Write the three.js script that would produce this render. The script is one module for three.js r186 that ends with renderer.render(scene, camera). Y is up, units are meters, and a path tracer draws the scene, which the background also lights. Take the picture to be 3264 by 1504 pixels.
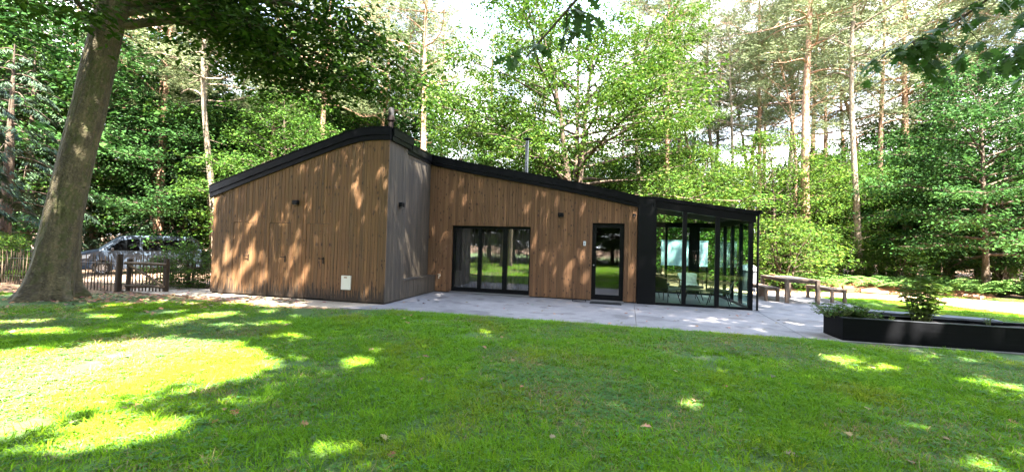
import * as THREE from 'three';
import { mergeGeometries } from 'three/addons/utils/BufferGeometryUtils.js';
import { RoundedBoxGeometry } from 'three/addons/geometries/RoundedBoxGeometry.js';
import { ImprovedNoise } from 'three/addons/math/ImprovedNoise.js';

// ---------------------------------------------------------------- camera, sky, sun, exposure
const scene = new THREE.Scene();
const camera = new THREE.PerspectiveCamera(59.98, 1024 / 471, 0.1, 900);
camera.position.set(0, 1.6, 0);
camera.rotation.order = 'YXZ';
camera.rotation.set(0.023, 0, 0.0288);

const renderer = new THREE.WebGLRenderer({ antialias: true });
renderer.toneMapping = THREE.LinearToneMapping;
renderer.toneMappingExposure = 18.5;
renderer.shadowMap.enabled = true;

const SUN = new THREE.Vector3(0.15, 0.85, 0.485).normalize();
const sun = new THREE.DirectionalLight(new THREE.Color(1.0, 0.95, 0.87), 5);
sun.name = 'sun';
sun.position.copy(SUN).multiplyScalar(80);
sun.castShadow = true;
sun.shadow.mapSize.set(4096, 4096);
Object.assign(sun.shadow.camera, { left: -45, right: 45, top: 45, bottom: -45, near: 1, far: 200 });
scene.add(sun, sun.target);

const perlin = new ImprovedNoise();
const fbm = (x, y, z, n = 4) => { let a = 0, w = 0.5; for (let i = 0; i < n; i++) { a += w * perlin.noise(x, y, z); x *= 2.03; y *= 2.03; z *= 2.03; w *= 0.5; } return a; };
const sstep = (a, b, x) => { const t = Math.min(1, Math.max(0, (x - a) / (b - a))); return t * t * (3 - 2 * t); };
const lerp = (a, b, t) => a + (b - a) * t;
{
  const w = 1024, h = 512, d = new Float32Array(w * h * 4);
  for (let j = 0; j < h; j++) for (let i = 0; i < w; i++) {
    const el = ((j + 0.5) / h - 0.5) * Math.PI, az = (i / w) * 2 * Math.PI, c = Math.cos(el);
    const x = c * Math.cos(az), y = Math.sin(el), z = c * Math.sin(az), yy = Math.max(y, 0);
    const k = Math.pow(1 - yy, 2.2);
    let r = lerp(0.20, 0.55, k), g = lerp(0.30, 0.58, k), b = lerp(0.52, 0.62, k);
    const q = 1 / (yy + 0.25);
    const cl = sstep(-0.12, 0.20, fbm(x * q * 1.5 + 3, 2.2, z * q * 1.5 + 7, 5)) * sstep(-0.02, 0.1, y);
    r = lerp(r, 0.66, cl * 0.9); g = lerp(g, 0.655, cl * 0.9); b = lerp(b, 0.64, cl * 0.9);
    if (y < 0) { r = 0.2; g = 0.2; b = 0.17; }
    d.set([r, g, b, 1], (j * w + i) * 4);
  }
  const t = new THREE.DataTexture(d, w, h, THREE.RGBAFormat, THREE.FloatType);
  t.mapping = THREE.EquirectangularReflectionMapping; t.magFilter = t.minFilter = THREE.LinearFilter; t.needsUpdate = true;
  scene.background = t; scene.environment = t;
  scene.backgroundIntensity = scene.environmentIntensity = 1.0;
}

// ---------------------------------------------------------------- helpers
const RNG = (s) => () => { s |= 0; s = (s + 0x6D2B79F5) | 0; let t = Math.imul(s ^ (s >>> 15), 1 | s); t = (t + Math.imul(t ^ (t >>> 7), 61 | t)) ^ t; return ((t ^ (t >>> 14)) >>> 0) / 4294967296; };
const V = (x, y, z) => new THREE.Vector3(x, y, z);
const TH = 0.2312, CS = Math.cos(TH), SN = Math.sin(TH);
const hw = (s, t, y = 0) => V(CS * s + SN * t, y, SN * s - CS * t);          // house axes (along the wall, depth) to world
const toHouse = (x, z) => [CS * x + SN * z, SN * x - CS * z];                   // world to (s, t)
const names = {};
function numbered(n) { const k = (names[n] = (names[n] ?? -1) + 1); return k ? n + '_' + String(k).padStart(3, '0') : n; }
function shadows(o) { o.traverse((m) => { if (m.isMesh) { m.castShadow = true; m.receiveShadow = true; } }); return o; }
function tag(o, label, category, group, kind) {
  if (label) o.userData.label = label; if (category) o.userData.category = category;
  if (group) o.userData.group = group; if (kind) o.userData.kind = kind; return o;
}
function thing(name, label, category, pos = V(0, 0, 0), turn = 0, group) {
  const o = new THREE.Group(); o.name = numbered(name); o.position.copy(pos); o.rotation.y = turn; scene.add(o); return tag(o, label, category, group);
}
function part(name, geo, mat, parent) {
  const m = new THREE.Mesh(Array.isArray(geo) ? merge(geo) : geo, mat); m.name = name; m.castShadow = m.receiveShadow = true; parent.add(m); return m;
}
function single(name, geo, mat, label, category, group) { const m = part(numbered(name), geo, mat, scene); return tag(m, label, category, group); }
function struct(name, geo, mat) { const m = part(name, geo, mat, scene); m.userData.kind = 'structure'; return m; }
function copyOf(o, pos, turn, label, group, scale = 1) {
  const c = o.clone(); c.userData = { ...o.userData }; c.name = numbered(o.userData.stem ?? o.name.replace(/_\d+$/, '')); c.position.copy(pos); c.rotation.y = turn;
  if (typeof scale === 'number') c.scale.setScalar(scale); else c.scale.set(...scale);
  if (label) c.userData.label = label; if (group) c.userData.group = group; scene.add(c); return c;
}
function merge(list) {
  const g = list.map((x) => (x.index ? x.toNonIndexed() : x));
  const keys = g.map((x) => Object.keys(x.attributes)).reduce((a, b) => a.filter((k) => b.includes(k)));
  for (const x of g) for (const k of Object.keys(x.attributes)) if (!keys.includes(k)) x.deleteAttribute(k);
  return mergeGeometries(g);
}
const box = (w, h, d, x = 0, y = 0, z = 0) => new THREE.BoxGeometry(w, h, d).translate(x, y, z);
const rbox = (w, h, d, r, x = 0, y = 0, z = 0) => new RoundedBoxGeometry(w, h, d, 2, Math.min(r, w / 2.01, h / 2.01, d / 2.01)).translate(x, y, z);
const bx = (x0, x1, y0, y1, z0, z1) => box(x1 - x0, y1 - y0, z1 - z0, (x0 + x1) / 2, (y0 + y1) / 2, (z0 + z1) / 2);
const cyl = (r0, r1, h, x, y, z, n = 16) => new THREE.CylinderGeometry(r0, r1, h, n).translate(x, y, z);
function geo(pos, idx, uv, col) {
  const g = new THREE.BufferGeometry(); g.setAttribute('position', new THREE.Float32BufferAttribute(pos, 3));
  if (uv) g.setAttribute('uv', new THREE.Float32BufferAttribute(uv, 2)); if (col) g.setAttribute('color', new THREE.Float32BufferAttribute(col, 3));
  if (idx) g.setIndex(idx); g.computeVertexNormals(); return g;
}
// tapered tube through points; uv in metres
function tube(pts, rad, rs = 8, wob = 0, seed = 1) {
  const pos = [], uv = [], idx = [], n = pts.length; let len = 0; const t = V(), a = V(), b = V(); let ref = V(0.31, 0.1, 0.95);
  for (let i = 0; i < n; i++) {
    t.copy(pts[Math.min(i + 1, n - 1)]).sub(pts[Math.max(i - 1, 0)]).normalize();
    a.copy(ref).addScaledVector(t, -ref.dot(t)).normalize(); b.crossVectors(t, a); ref = a.clone();
    if (i) len += pts[i].distanceTo(pts[i - 1]);
    for (let k = 0; k <= rs; k++) {
      const f = (k / rs) * Math.PI * 2, r = rad[i] * (wob ? 1 + wob * perlin.noise(Math.cos(f) * 1.3 + seed, len * 0.8, Math.sin(f) * 1.3) : 1);
      pos.push(pts[i].x + (a.x * Math.cos(f) + b.x * Math.sin(f)) * r, pts[i].y + (a.y * Math.cos(f) + b.y * Math.sin(f)) * r, pts[i].z + (a.z * Math.cos(f) + b.z * Math.sin(f)) * r);
      uv.push((k / rs) * Math.max(0.3, 6.28 * rad[0]), len);
      if (i < n - 1 && k < rs) { const o = i * (rs + 1) + k; idx.push(o, o + 1, o + rs + 1, o + 1, o + rs + 2, o + rs + 1); }
    }
  }
  return geo(pos, idx, uv);
}
// texture from a per-pixel function returning sRGB bytes (or one value)
function texture(w, h, fn, srgb = true, rx = 1, ry = 1) {
  const d = new Uint8Array(w * h * 4);
  for (let j = 0; j < h; j++) for (let i = 0; i < w; i++) { const c = fn(i / w, j / h, i, j); const o = (j * w + i) * 4; if (typeof c === 'number') d[o] = d[o + 1] = d[o + 2] = c; else { d[o] = c[0]; d[o + 1] = c[1]; d[o + 2] = c[2]; } d[o + 3] = 255; }
  const t = new THREE.DataTexture(d, w, h); t.wrapS = t.wrapT = THREE.RepeatWrapping; t.magFilter = THREE.LinearFilter; t.minFilter = THREE.LinearMipmapLinearFilter; t.generateMipmaps = true;
  if (srgb) t.colorSpace = THREE.SRGBColorSpace; t.repeat.set(rx, ry); t.needsUpdate = true; return t;
}
// noise that repeats over the unit square
const tn = (u, v, fu, fv, s = 0) => {
  const m = (a, n) => ((a % n) + n) % n, x = u * fu, y = v * fv, xi = Math.floor(x), yi = Math.floor(y);
  const hsh = (a, b) => { let k = Math.imul(m(a, fu) + 1, 374761393) ^ Math.imul(m(b, fv) + 7, 668265263) ^ Math.imul(s + 3, 974634777); k = Math.imul(k ^ (k >>> 13), 1274126177); return ((k ^ (k >>> 16)) >>> 0) / 4294967296; };
  const fx = x - xi, fy = y - yi, a = fx * fx * (3 - 2 * fx), b = fy * fy * (3 - 2 * fy);
  return lerp(lerp(hsh(xi, yi), hsh(xi + 1, yi), a), lerp(hsh(xi, yi + 1), hsh(xi + 1, yi + 1), a), b);
};
const std = (o) => new THREE.MeshStandardMaterial(o);
const phy = (o) => new THREE.MeshPhysicalMaterial(o);
const rgb = (r, g, b) => new THREE.Color().setRGB(r, g, b);

// ---------------------------------------------------------------- materials
// larch boards: grain, knots; with stain = wet grey-black splash marks that climb each grain line to its own height
function woodTex(w, h, wid, high, stain, seed) {
  const R = RNG(seed), knots = [];
  for (let i = 0; i < high * wid * 15; i++) knots.push([R(), R(), 0.006 + R() * 0.011, 0.4 + R() * 0.6]);
  const fu = wid / 0.6, N = (q) => Math.round(q * fu);
  return texture(w, h, (u, v) => {
    let dk = 0, warp = 0;
    for (const [kx, ky, kr, ks] of knots) {
      const dx = (u - kx - Math.round(u - kx)) * wid, dy = (v - ky - Math.round(v - ky)) * high, d2 = dx * dx + dy * dy * 0.28;
      if (d2 < kr * kr * 25) { const d = Math.sqrt(d2) / kr; warp += 0.012 / fu * Math.sign(dx) * Math.exp(-d * d * 0.35); dk = Math.max(dk, ks * (d < 1 ? 1 : Math.exp(-(d - 1) * 2.2))); }
    }
    const x = u + warp;
    const g = 0.45 * tn(x, v, N(120), Math.round(high * 1.2), seed) + 0.35 * tn(x, v, N(44), Math.round(high * 0.9) || 1, seed + 1) + 0.2 * tn(x, v, N(12), Math.round(high * 2), seed + 2);
    const fine = tn(x, v, N(230), Math.round(high * 7), seed + 5);
    let k = 0.18 + 0.8 * g + 0.14 * (fine - 0.5);
    let c = [lerp(108, 192, k), lerp(80, 152, k), lerp(56, 114, k)];
    const kd = dk * 0.75; c = [lerp(c[0], 52, kd), lerp(c[1], 30, kd), lerp(c[2], 18, kd)];
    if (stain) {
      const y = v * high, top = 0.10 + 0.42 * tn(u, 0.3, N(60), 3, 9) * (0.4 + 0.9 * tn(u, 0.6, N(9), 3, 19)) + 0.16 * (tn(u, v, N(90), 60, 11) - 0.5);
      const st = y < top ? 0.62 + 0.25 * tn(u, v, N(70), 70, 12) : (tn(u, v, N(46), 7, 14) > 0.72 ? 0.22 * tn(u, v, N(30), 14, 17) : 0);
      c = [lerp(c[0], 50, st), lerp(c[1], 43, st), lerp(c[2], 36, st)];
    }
    return c;
  }, true, 1 / wid, 1 / high);
}
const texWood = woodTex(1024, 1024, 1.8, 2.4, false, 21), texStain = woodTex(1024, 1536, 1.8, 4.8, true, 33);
const texGrain = texture(256, 512, (u, v) => 255 * (0.55 * tn(u, v, 90, 3, 5) + 0.45 * tn(u, v, 40, 6, 6)), false, 1 / 0.6, 1 / 2.4);
const woodMats = (tex, tones, rough) => tones.map(([r, g, b]) => std({ map: tex, color: rgb(r, g, b), roughness: rough, bumpMap: texGrain, bumpScale: 0.0022 }));
const MW = {
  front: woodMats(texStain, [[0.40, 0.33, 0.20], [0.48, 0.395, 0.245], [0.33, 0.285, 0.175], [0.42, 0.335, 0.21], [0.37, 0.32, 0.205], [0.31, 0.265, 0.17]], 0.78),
  main: woodMats(texWood, [[0.48, 0.395, 0.295], [0.57, 0.475, 0.365], [0.40, 0.325, 0.24], [0.52, 0.43, 0.335], [0.45, 0.38, 0.29], [0.39, 0.325, 0.245]], 0.75),
};
const texGrey = texture(512, 1024, (u, v) => {
  const g = 0.5 * tn(u, v, 110, 4, 71) + 0.3 * tn(u, v, 36, 3, 72) + 0.2 * tn(u, v, 14, 9, 73), s = tn(u, v, 9, 5, 75) > 0.6 ? tn(u, v, 64, 9, 74) : 0;
  return [lerp(66, 150, g) + 26 * s, lerp(63, 146, g) + 26 * s, lerp(58, 138, g) + 24 * s];
}, true, 1 / 0.6, 1 / 2.4);
MW.grey = woodMats(texGrey, [[0.225, 0.172, 0.115], [0.25, 0.195, 0.135], [0.19, 0.145, 0.097], [0.22, 0.16, 0.102]], 0.7);
const M = {
  black: phy({ color: rgb(0.004, 0.004, 0.0045), roughness: 0.42, specularIntensity: 0.3 }),
  blackMatt: phy({ color: rgb(0.006, 0.006, 0.0065), roughness: 0.75, specularIntensity: 0.3 }),
  trim: phy({ color: rgb(0.004, 0.004, 0.0045), roughness: 0.36, specularIntensity: 0.22 }),
  membrane: std({ color: rgb(0.018, 0.015, 0.012), roughness: 0.95 }),
  plaster: std({ color: rgb(0.10, 0.095, 0.088), roughness: 0.95 }),
  white: std({ color: rgb(0.62, 0.60, 0.50), roughness: 0.5 }),
  steel: std({ color: rgb(0.55, 0.56, 0.57), metalness: 1, roughness: 0.28 }),
  brass: std({ color: rgb(0.75, 0.68, 0.55), metalness: 0.8, roughness: 0.3 }),
  rubber: std({ color: rgb(0.012, 0.012, 0.012), roughness: 0.95 }),
  lampGlass: std({ color: rgb(0.25, 0.25, 0.24), roughness: 0.3 }),
  glass: phy({ color: rgb(1, 1, 1), roughness: 0, transmission: 1, thickness: 0, ior: 2.5 }),
  glassGreen: phy({ color: rgb(0.64, 0.82, 0.75), roughness: 0, transmission: 1, thickness: 0, ior: 1.55 }),
};
const bump = (f1, f2, s, r) => texture(256, 256, (u, v) => 255 * (0.6 * tn(u, v, f1, f1, s) + 0.4 * tn(u, v, f2, f2, s + 1)), false, r, r);
// ---------------------------------------------------------------- ground
// the drive on the left lies a little lower than the garden
const groundY = (x, z) => -0.5 * sstep(12.2, 19, -z) * sstep(-8.6, -11.5, x) + 0.05 * perlin.noise(x * 0.13, 0.4, z * 0.13) * sstep(19, 26, Math.hypot(x, z));
const inPoly = (p, x, z) => { let c = false; for (let i = 0, j = p.length - 1; i < p.length; j = i++) if ((p[i][1] > z) !== (p[j][1] > z) && x < ((p[j][0] - p[i][0]) * (z - p[i][1])) / (p[j][1] - p[i][1]) + p[i][0]) c = !c; return c; };
function axis(inner, step, outer) { const a = []; for (let v = -inner; v <= inner + 1e-6; v += step) a.push(v); let v = inner, d = step; while (v < outer) { d *= 1.35; v += d; a.push(v); a.unshift(-v); } return a; }
function sheet(xs, zs, lift, keep) {
  const pos = [], uv = [], idx = [], nx = xs.length;
  for (const z of zs) for (const x of xs) { pos.push(x, groundY(x, z) + lift, z); uv.push(x, z); }
  for (let j = 0; j < zs.length - 1; j++) for (let i = 0; i < nx - 1; i++) {
    if (keep && !keep((xs[i] + xs[i + 1]) / 2, (zs[j] + zs[j + 1]) / 2)) continue;
    const a = j * nx + i; idx.push(a, a + nx, a + 1, a + 1, a + nx, a + nx + 1);
  }
  return geo(pos, idx, uv);
}
const flat = (poly, y) => { const g = new THREE.ShapeGeometry(new THREE.Shape(poly.map(([x, z]) => new THREE.Vector2(x, -z)))); g.rotateX(-Math.PI / 2); g.translate(0, y, 0); const p = g.attributes.position, u = []; for (let i = 0; i < p.count; i++) u.push(p.getX(i), p.getZ(i)); g.setAttribute('uv', new THREE.Float32BufferAttribute(u, 2)); return g; };
const texFloor = texture(1024, 1024, (u, v) => {
  const a = tn(u, v, 9, 9, 1), b = tn(u, v, 60, 60, 2), c = tn(u, v, 220, 220, 3), d = tn(u, v, 400, 400, 4), k = 0.3 * a + 0.3 * b + 0.4 * c;
  const leaf = d > 0.72 ? 1 : 0; return [lerp(58, 116, k) + 44 * leaf, lerp(46, 88, k) + 26 * leaf, lerp(32, 60, k) + 12 * leaf];
}, true, 1 / 6, 1 / 6);
struct('ground', sheet(axis(34, 0.8, 420), axis(34, 0.8, 420), -0.006), std({ map: texFloor, roughness: 0.97, bumpMap: bump(60, 128, 8, 1 / 2), bumpScale: 0.03 }));

// lawn outline (house axes): front garden, and round the right-hand side to the clearing behind
const H2 = (list) => list.map(([s, t]) => { const p = hw(s, t); return [p.x, p.z]; });
const lawnPoly = H2([[-24, -48], [-17.6, 3.2], [-15.6, 6.6], [-13.6, 8.1], [-11.6, 8.35], [-9, 8.2], [-7.2, 8.05], [-6.0, 8.35], [-4.9, 8.62], [4.15, 8.74], [7.6, 8.78], [7.7, 17.2], [8.4, 20.6], [12, 21.2], [17, 20.2], [24, 19], [26, 8], [30, -48]]);
const texLawn = texture(1024, 1024, (u, v) => {
  const a = tn(u, v, 7, 7, 31), b = tn(u, v, 40, 40, 32), c = tn(u, v, 260, 260, 33), k = 0.3 * a + 0.3 * b + 0.4 * c, soil = sstep(0.62, 0.8, 0.5 * tn(u, v, 5, 5, 36) + 0.5 * b);
  return [lerp(lerp(40, 82, k), 92, soil * 0.5), lerp(lerp(62, 112, k), 82, soil * 0.5), lerp(lerp(20, 40, k), 54, soil * 0.5)];
}, true, 1 / 5, 1 / 5);
struct('lawn', flat(lawnPoly, 0.004), std({ map: texLawn, roughness: 0.95, bumpMap: bump(64, 128, 9, 1), bumpScale: 0.02 }));

// terrace: concrete bays with saw-cut joints, each bay a slab of its own
const texConc = texture(1024, 1024, (u, v) => {
  const a = tn(u, v, 5, 5, 41), b = tn(u, v, 30, 30, 42), c = tn(u, v, 300, 300, 43), st = sstep(0.6, 0.85, tn(u, v, 14, 14, 44)), k = 0.4 * a + 0.25 * b + 0.35 * c;
  return [lerp(92, 138, k) - 20 * st, lerp(88, 132, k) - 20 * st, lerp(86, 129, k) - 20 * st];
}, true, 1 / 4, 1 / 4);
const concrete = std({ map: texConc, roughness: 0.72, bumpMap: bump(90, 128, 46, 1), bumpScale: 0.002 });
const terrace = new THREE.Group(); terrace.name = 'terrace'; terrace.userData.kind = 'structure'; scene.add(terrace);
const bays = [
  [[-5.45, 9.302], [-2.276, 9.302], [-2.24, 12.6], [-5.72, 12.6], [-5.72, 10.4], [-5.45, 10.4]], [[-4.9, 8.62], [-2.3, 8.66], [-2.28, 9.288], [-5.45, 9.288], [-6.1, 8.45]],
  [[-2.285, 8.66], [0.594, 8.68], [0.784, 12.6], [-2.222, 12.6]], [[0.608, 8.68], [3.67, 8.72], [3.96, 12.6], [0.798, 12.6]],
  [[3.686, 8.72], [7.6, 8.76], [7.6, 12.594], [3.976, 12.594]], [[3.968, 12.608], [7.6, 12.608], [7.7, 17.3], [3.968, 17.3]],
  [[-13.4, 8.78], [-11.4, 8.55], [-10.9, 8.62], [-7.6, 8.42], [-6.1, 8.45], [-5.46, 9.29], [-10.9, 9.29], [-11.2, 9.9], [-13.4, 10.0]],
];
bays.forEach((b, i) => {
  const sh = new THREE.Shape(H2(b).map(([x, z]) => new THREE.Vector2(x, -z)));
  const g = new THREE.ExtrudeGeometry(sh, { depth: 0.05, bevelEnabled: true, bevelSize: 0.003, bevelThickness: 0.003, bevelSegments: 1 }); g.rotateX(-Math.PI / 2); g.translate(0, -0.032, 0);
  part('slab', g, i === 6 ? std({ map: texture(512, 512, (u, v) => { const k = 0.4 * tn(u, v, 6, 6, 51) + 0.6 * tn(u, v, 200, 200, 52); return [lerp(128, 186, k), lerp(118, 168, k), lerp(104, 146, k)]; }, true, 1 / 3, 1 / 3), roughness: 0.9, bumpMap: bump(90, 128, 56, 1), bumpScale: 0.006 }) : concrete, terrace);
});
// sandy drive beyond the fence
const texSand = texture(512, 512, (u, v) => { const k = 0.35 * tn(u, v, 7, 7, 61) + 0.25 * tn(u, v, 40, 40, 62) + 0.4 * tn(u, v, 250, 250, 63); return [lerp(120, 196, k), lerp(96, 162, k), lerp(74, 132, k)]; }, true, 1 / 4, 1 / 4);
const line = (a, b, st) => { const o = []; for (let v = a; v <= b + 1e-6; v += st) o.push(v); return o; };
struct('drive', sheet(line(-34, -9.5, 0.5), line(-28, -13.0, 0.5), 0.02, (x, z) => { const e = 0.8 * perlin.noise(x * 0.5, 3, z * 0.5); return z < -13.4 + e && z > -25 + e && x < -10.4 + 0.35 * (z + 13) + e; }), std({ map: texSand, roughness: 0.96, bumpMap: bump(70, 128, 64, 1), bumpScale: 0.012 }));

struct('track', flat([[8.6, -16.3], [10.4, -15.75], [12.0, -15.3], [13.4, -14.9], [14.3, -13.6], [14.8, -11.9], [17.2, -8.6], [26, -4], [27, -9], [21.5, -13.6], [19.3, -15.2], [17.4, -16.4], [15.4, -17.0], [12.6, -17.3], [9.0, -17.6]], 0.012), std({ map: texSand, color: rgb(1.15, 1.15, 1.1), roughness: 0.96, bumpMap: bump(70, 128, 64, 1), bumpScale: 0.012 }));
// ---------------------------------------------------------------- house
const HO = hw(-3, 12.43);
const house = thing('house', 'low timber-clad house with dark curved roof edge and black framed windows', 'house', HO, -TH);
const ht = (g) => g.translate(3, 0, 12.43);                                     // geometry given as (s, y, -t)
const hpart = (name, g, mat, parent = house) => part(name, ht(Array.isArray(g) ? merge(g) : g), mat, parent);
// one board: chamfered front, top cut along the roof line
function boardGeo(x0, x1, yb, tl, tr, d, ou, ov) {
  const c = 0.004, prof = [[x0, 0], [x0, d - c], [x0 + c, d], [x1 - c, d], [x1, d - c], [x1, 0]], pos = [], uv = [];
  const top = (x) => lerp(tl, tr, (x - x0) / (x1 - x0)), P = (x, y, z, k) => { pos.push(x, y, z); uv.push(x + ou + (k || 0), y + ov); };
  for (let i = 0; i < 5; i++) {
    const [ax, az] = prof[i], [bx_, bz] = prof[i + 1], e0 = i < 1 ? -0.01 : 0, e1 = i > 3 ? 0.01 : 0;
    P(ax, yb, az, e0); P(bx_, yb, bz, e1); P(bx_, top(bx_), bz, e1); P(ax, yb, az, e0); P(bx_, top(bx_), bz, e1); P(ax, top(ax), az, e0);
  }
  for (let i = 1; i < 5; i++) {
    P(prof[0][0], top(prof[0][0]), 0); P(prof[i][0], top(prof[i][0]), prof[i][1]); P(prof[i + 1][0], top(prof[i + 1][0]), prof[i + 1][1]);
    P(prof[0][0], yb, 0); P(prof[i + 1][0], yb, prof[i + 1][1]); P(prof[i][0], yb, prof[i][1]);
  }
  return geo(pos, null, uv);
}
// clad a wall from x0 to x1 with vertical boards; holes = [x0, x1, y0, y1]; xf places the finished geometry
function clad(parent, x0, x1, yb, topFn, holes, mats, seed, keepV, xf, cuts = [], gap = 0.0035) {
  const R = RNG(seed), W = [0.072, 0.094, 0.114, 0.094, 0.106, 0.082]; let x = x0;
  const edges = [...cuts, ...holes.flatMap((h) => [h[0], h[1]]), x1].sort((a, b) => a - b);
  while (x < x1 - 0.012) {
    let w = W[Math.floor(R() * W.length)]; const nx = edges.find((e) => e > x + 0.012);
    if (x + w > nx - 0.05) w = nx - x;
    if (w > 0.17) w /= 2;
    const a = x + gap / 2, b = x + w - gap / 2, mid = x + w / 2, d = 0.020 + R() * 0.005, mat = mats[Math.floor(R() * mats.length)];
    const ou = R() * 1.8, ov = keepV ? 0 : R() * 2.4; let y = yb;
    for (const h of holes.filter((h) => mid > h[0] && mid < h[1]).sort((p, q) => p[2] - q[2])) { if (h[2] > y + 0.03) part('board', xf(boardGeo(a, b, y, h[2], h[2], d, ou, ov)), mat, parent); y = h[3]; }
    if (topFn(mid) > y + 0.03) part('board', xf(boardGeo(a, b, y, topFn(a), topFn(b), d, ou, ov)), mat, parent);
    x += w;
  }
}
const interp = (tab) => (x) => { if (x <= tab[0][0]) { const [a, b] = tab; return a[1] + (x - a[0]) * (b[1] - a[1]) / (b[0] - a[0]); } for (let i = 1; i < tab.length; i++) if (x <= tab[i][0] || i === tab.length - 1) { const a = tab[i - 1], b = tab[i]; return a[1] + (x - a[0]) * (b[1] - a[1]) / (b[0] - a[0]); } };
const topBlock = interp([[-10.9, 2.81], [-9.57, 3.26], [-7.92, 3.79], [-6.86, 4.08], [-6.5, 4.155], [-6.2, 4.19], [-5.9, 4.20], [-5.4, 4.185]]);
const topMain = interp([[-5.8, 4.20], [-4.35, 3.90], [-2.3, 3.53], [-0.85, 3.24], [0.82, 2.86]]);
const wallGeo = (x0, x1, topFn, holes, depth, z) => {
  const sh = new THREE.Shape(); sh.moveTo(x0, 0.03); sh.lineTo(x1, 0.03); const n = 24; for (let i = 0; i <= n; i++) { const x = lerp(x1, x0, i / n); sh.lineTo(x, topFn(x) + 0.05); }
  for (const h of holes) { const p = new THREE.Path(); p.moveTo(h[0], h[2]); p.lineTo(h[0], h[3]); p.lineTo(h[1], h[3]); p.lineTo(h[1], h[2]); p.closePath(); sh.holes.push(p); }
  const g = new THREE.ExtrudeGeometry(sh, { depth, bevelEnabled: false }); return g.translate(0, 0, z - depth);
};
// block front (t = 9.30), three flush board doors
const DOORS = [[-10.18, -9.50], [-8.99, -8.30], [-7.81, -7.12]], DH = 2.03;
const frontWall = hpart('front_wall', wallGeo(-10.87, -5.48, topBlock, DOORS.map((d) => [d[0] - 0.003, d[1] + 0.003, 0.031, DH + 0.003]), 0.22, -9.326), M.membrane);
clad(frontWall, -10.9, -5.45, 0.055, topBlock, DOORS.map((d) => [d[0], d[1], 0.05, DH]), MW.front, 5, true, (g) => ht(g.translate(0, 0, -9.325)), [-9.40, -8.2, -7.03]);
for (const [a, b] of DOORS) {
  const d = hpart('storage_door', bx(a + 0.006, b - 0.006, 0.06, DH - 0.006, -9.40, -9.333), M.membrane);
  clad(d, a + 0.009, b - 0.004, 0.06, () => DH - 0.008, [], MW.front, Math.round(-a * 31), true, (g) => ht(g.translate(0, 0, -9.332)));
  const hx = b - 0.14;
  hpart('door_handle', [rbox(0.035, 0.17, 0.012, 0.004, hx, 1.06, -9.302), new THREE.CylinderGeometry(0.009, 0.009, 0.05, 10).rotateX(Math.PI / 2).translate(hx, 1.11, -9.28), rbox(0.13, 0.02, 0.016, 0.006, hx - 0.055, 1.11, -9.258)], M.black, d);
}
// block side (s = -5.45, faces right) with a full-height recess above a low ledge
const sideX = (s0) => (g) => ht(g.rotateY(Math.PI / 2).translate(s0, 0, 0));        // board x becomes -t
const sideTop = () => 4.19;
const sideWall = hpart('side_wall', [bx(-5.72, -5.476, 0.03, 4.22, -10.27, -9.52), bx(-5.72, -5.476, 0.03, 0.53, -12.4, -10.27), bx(-5.95, -5.748, 0.03, 4.24, -12.6, -10.2)], M.membrane);
clad(sideWall, 9.306, 10.285, 0.055, sideTop, [], MW.grey, 12, false, sideX(-5.475), [], 0.0018);
clad(sideWall, 10.285, 12.40, 0.055, () => 0.53, [], MW.grey, 13, false, sideX(-5.475), [], 0.0018);
clad(sideWall, 10.29, 12.40, 0.54, () => 4.24, [], MW.grey, 14, false, sideX(-5.747), [], 0.0018);
hpart('ledge', rbox(0.30, 0.03, 2.14, 0.006, -5.585, 0.55, -11.345), MW.grey[2]);
// main wall (t = 12.43)
const WIN = [-4.95, -2.33, 0.075, 2.19], DOR = [-0.47, 0.477, 0.045, 2.34];
const mainWall = hpart('main_wall', wallGeo(-5.72, 0.84, topMain, [WIN, DOR], 0.20, -12.456), M.membrane);
clad(mainWall, -5.746, 0.83, 0.055, topMain, [[WIN[0], WIN[1], 0.0, WIN[3]], [DOR[0], DOR[1], 0.0, DOR[3]]], MW.main, 77, false, (g) => ht(g.translate(0, 0, -12.455)), [-3.7, -1.5]);
for (const q of [bx(WIN[0] - 0.012, WIN[0] + 0.008, 0.07, WIN[3], -12.58, -12.436), bx(DOR[0] - 0.012, DOR[0] + 0.008, 0.05, DOR[3], -12.58, -12.436), bx(WIN[1] - 0.008, WIN[1] + 0.012, 0.07, WIN[3], -12.58, -12.436), bx(DOR[1] - 0.008, DOR[1] + 0.012, 0.05, DOR[3], -12.58, -12.436)]) hpart('reveal_board', q, MW.main[2]);
{
  const [a, b, y0, y1] = WIN, z0 = -12.62, z1 = -12.545, f = 0.085, m1 = -4.00, m2 = -3.165;
  const win = hpart('window', [bx(a + 0.009, b - 0.009, y0, y0 + 0.13, z0, z1), bx(a + 0.009, b - 0.009, y1 - f, y1, z0, z1), bx(a + 0.009, a + f, y0 + 0.13, y1 - f, z0, z1), bx(b - f * 0.7, b - 0.009, y0 + 0.13, y1 - f, z0, z1)], M.black);
  hpart('mullion', bx(m1 - 0.06, m1 + 0.06, y0 + 0.13, y1 - f, z0 + 0.004, z1 + 0.004), M.black, win);
  hpart('mullion', bx(m2 - 0.075, m2 + 0.075, y0 + 0.13, y1 - f, z0 + 0.004, z1 + 0.004), M.black, win);
  for (const [p, q] of [[a + f, m1 - 0.06], [m1 + 0.06, m2 - 0.075], [m2 + 0.075, b - f * 0.7]]) hpart('pane', new THREE.PlaneGeometry(q - p, y1 - f - y0 - 0.13).translate((p + q) / 2, (y1 - f + y0 + 0.13) / 2, -12.585), M.glass, win);
  hpart('sill', rbox(b - a + 0.02, 0.035, 0.16, 0.006, (a + b) / 2, 0.05, -12.48), concrete, win);
}
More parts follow.
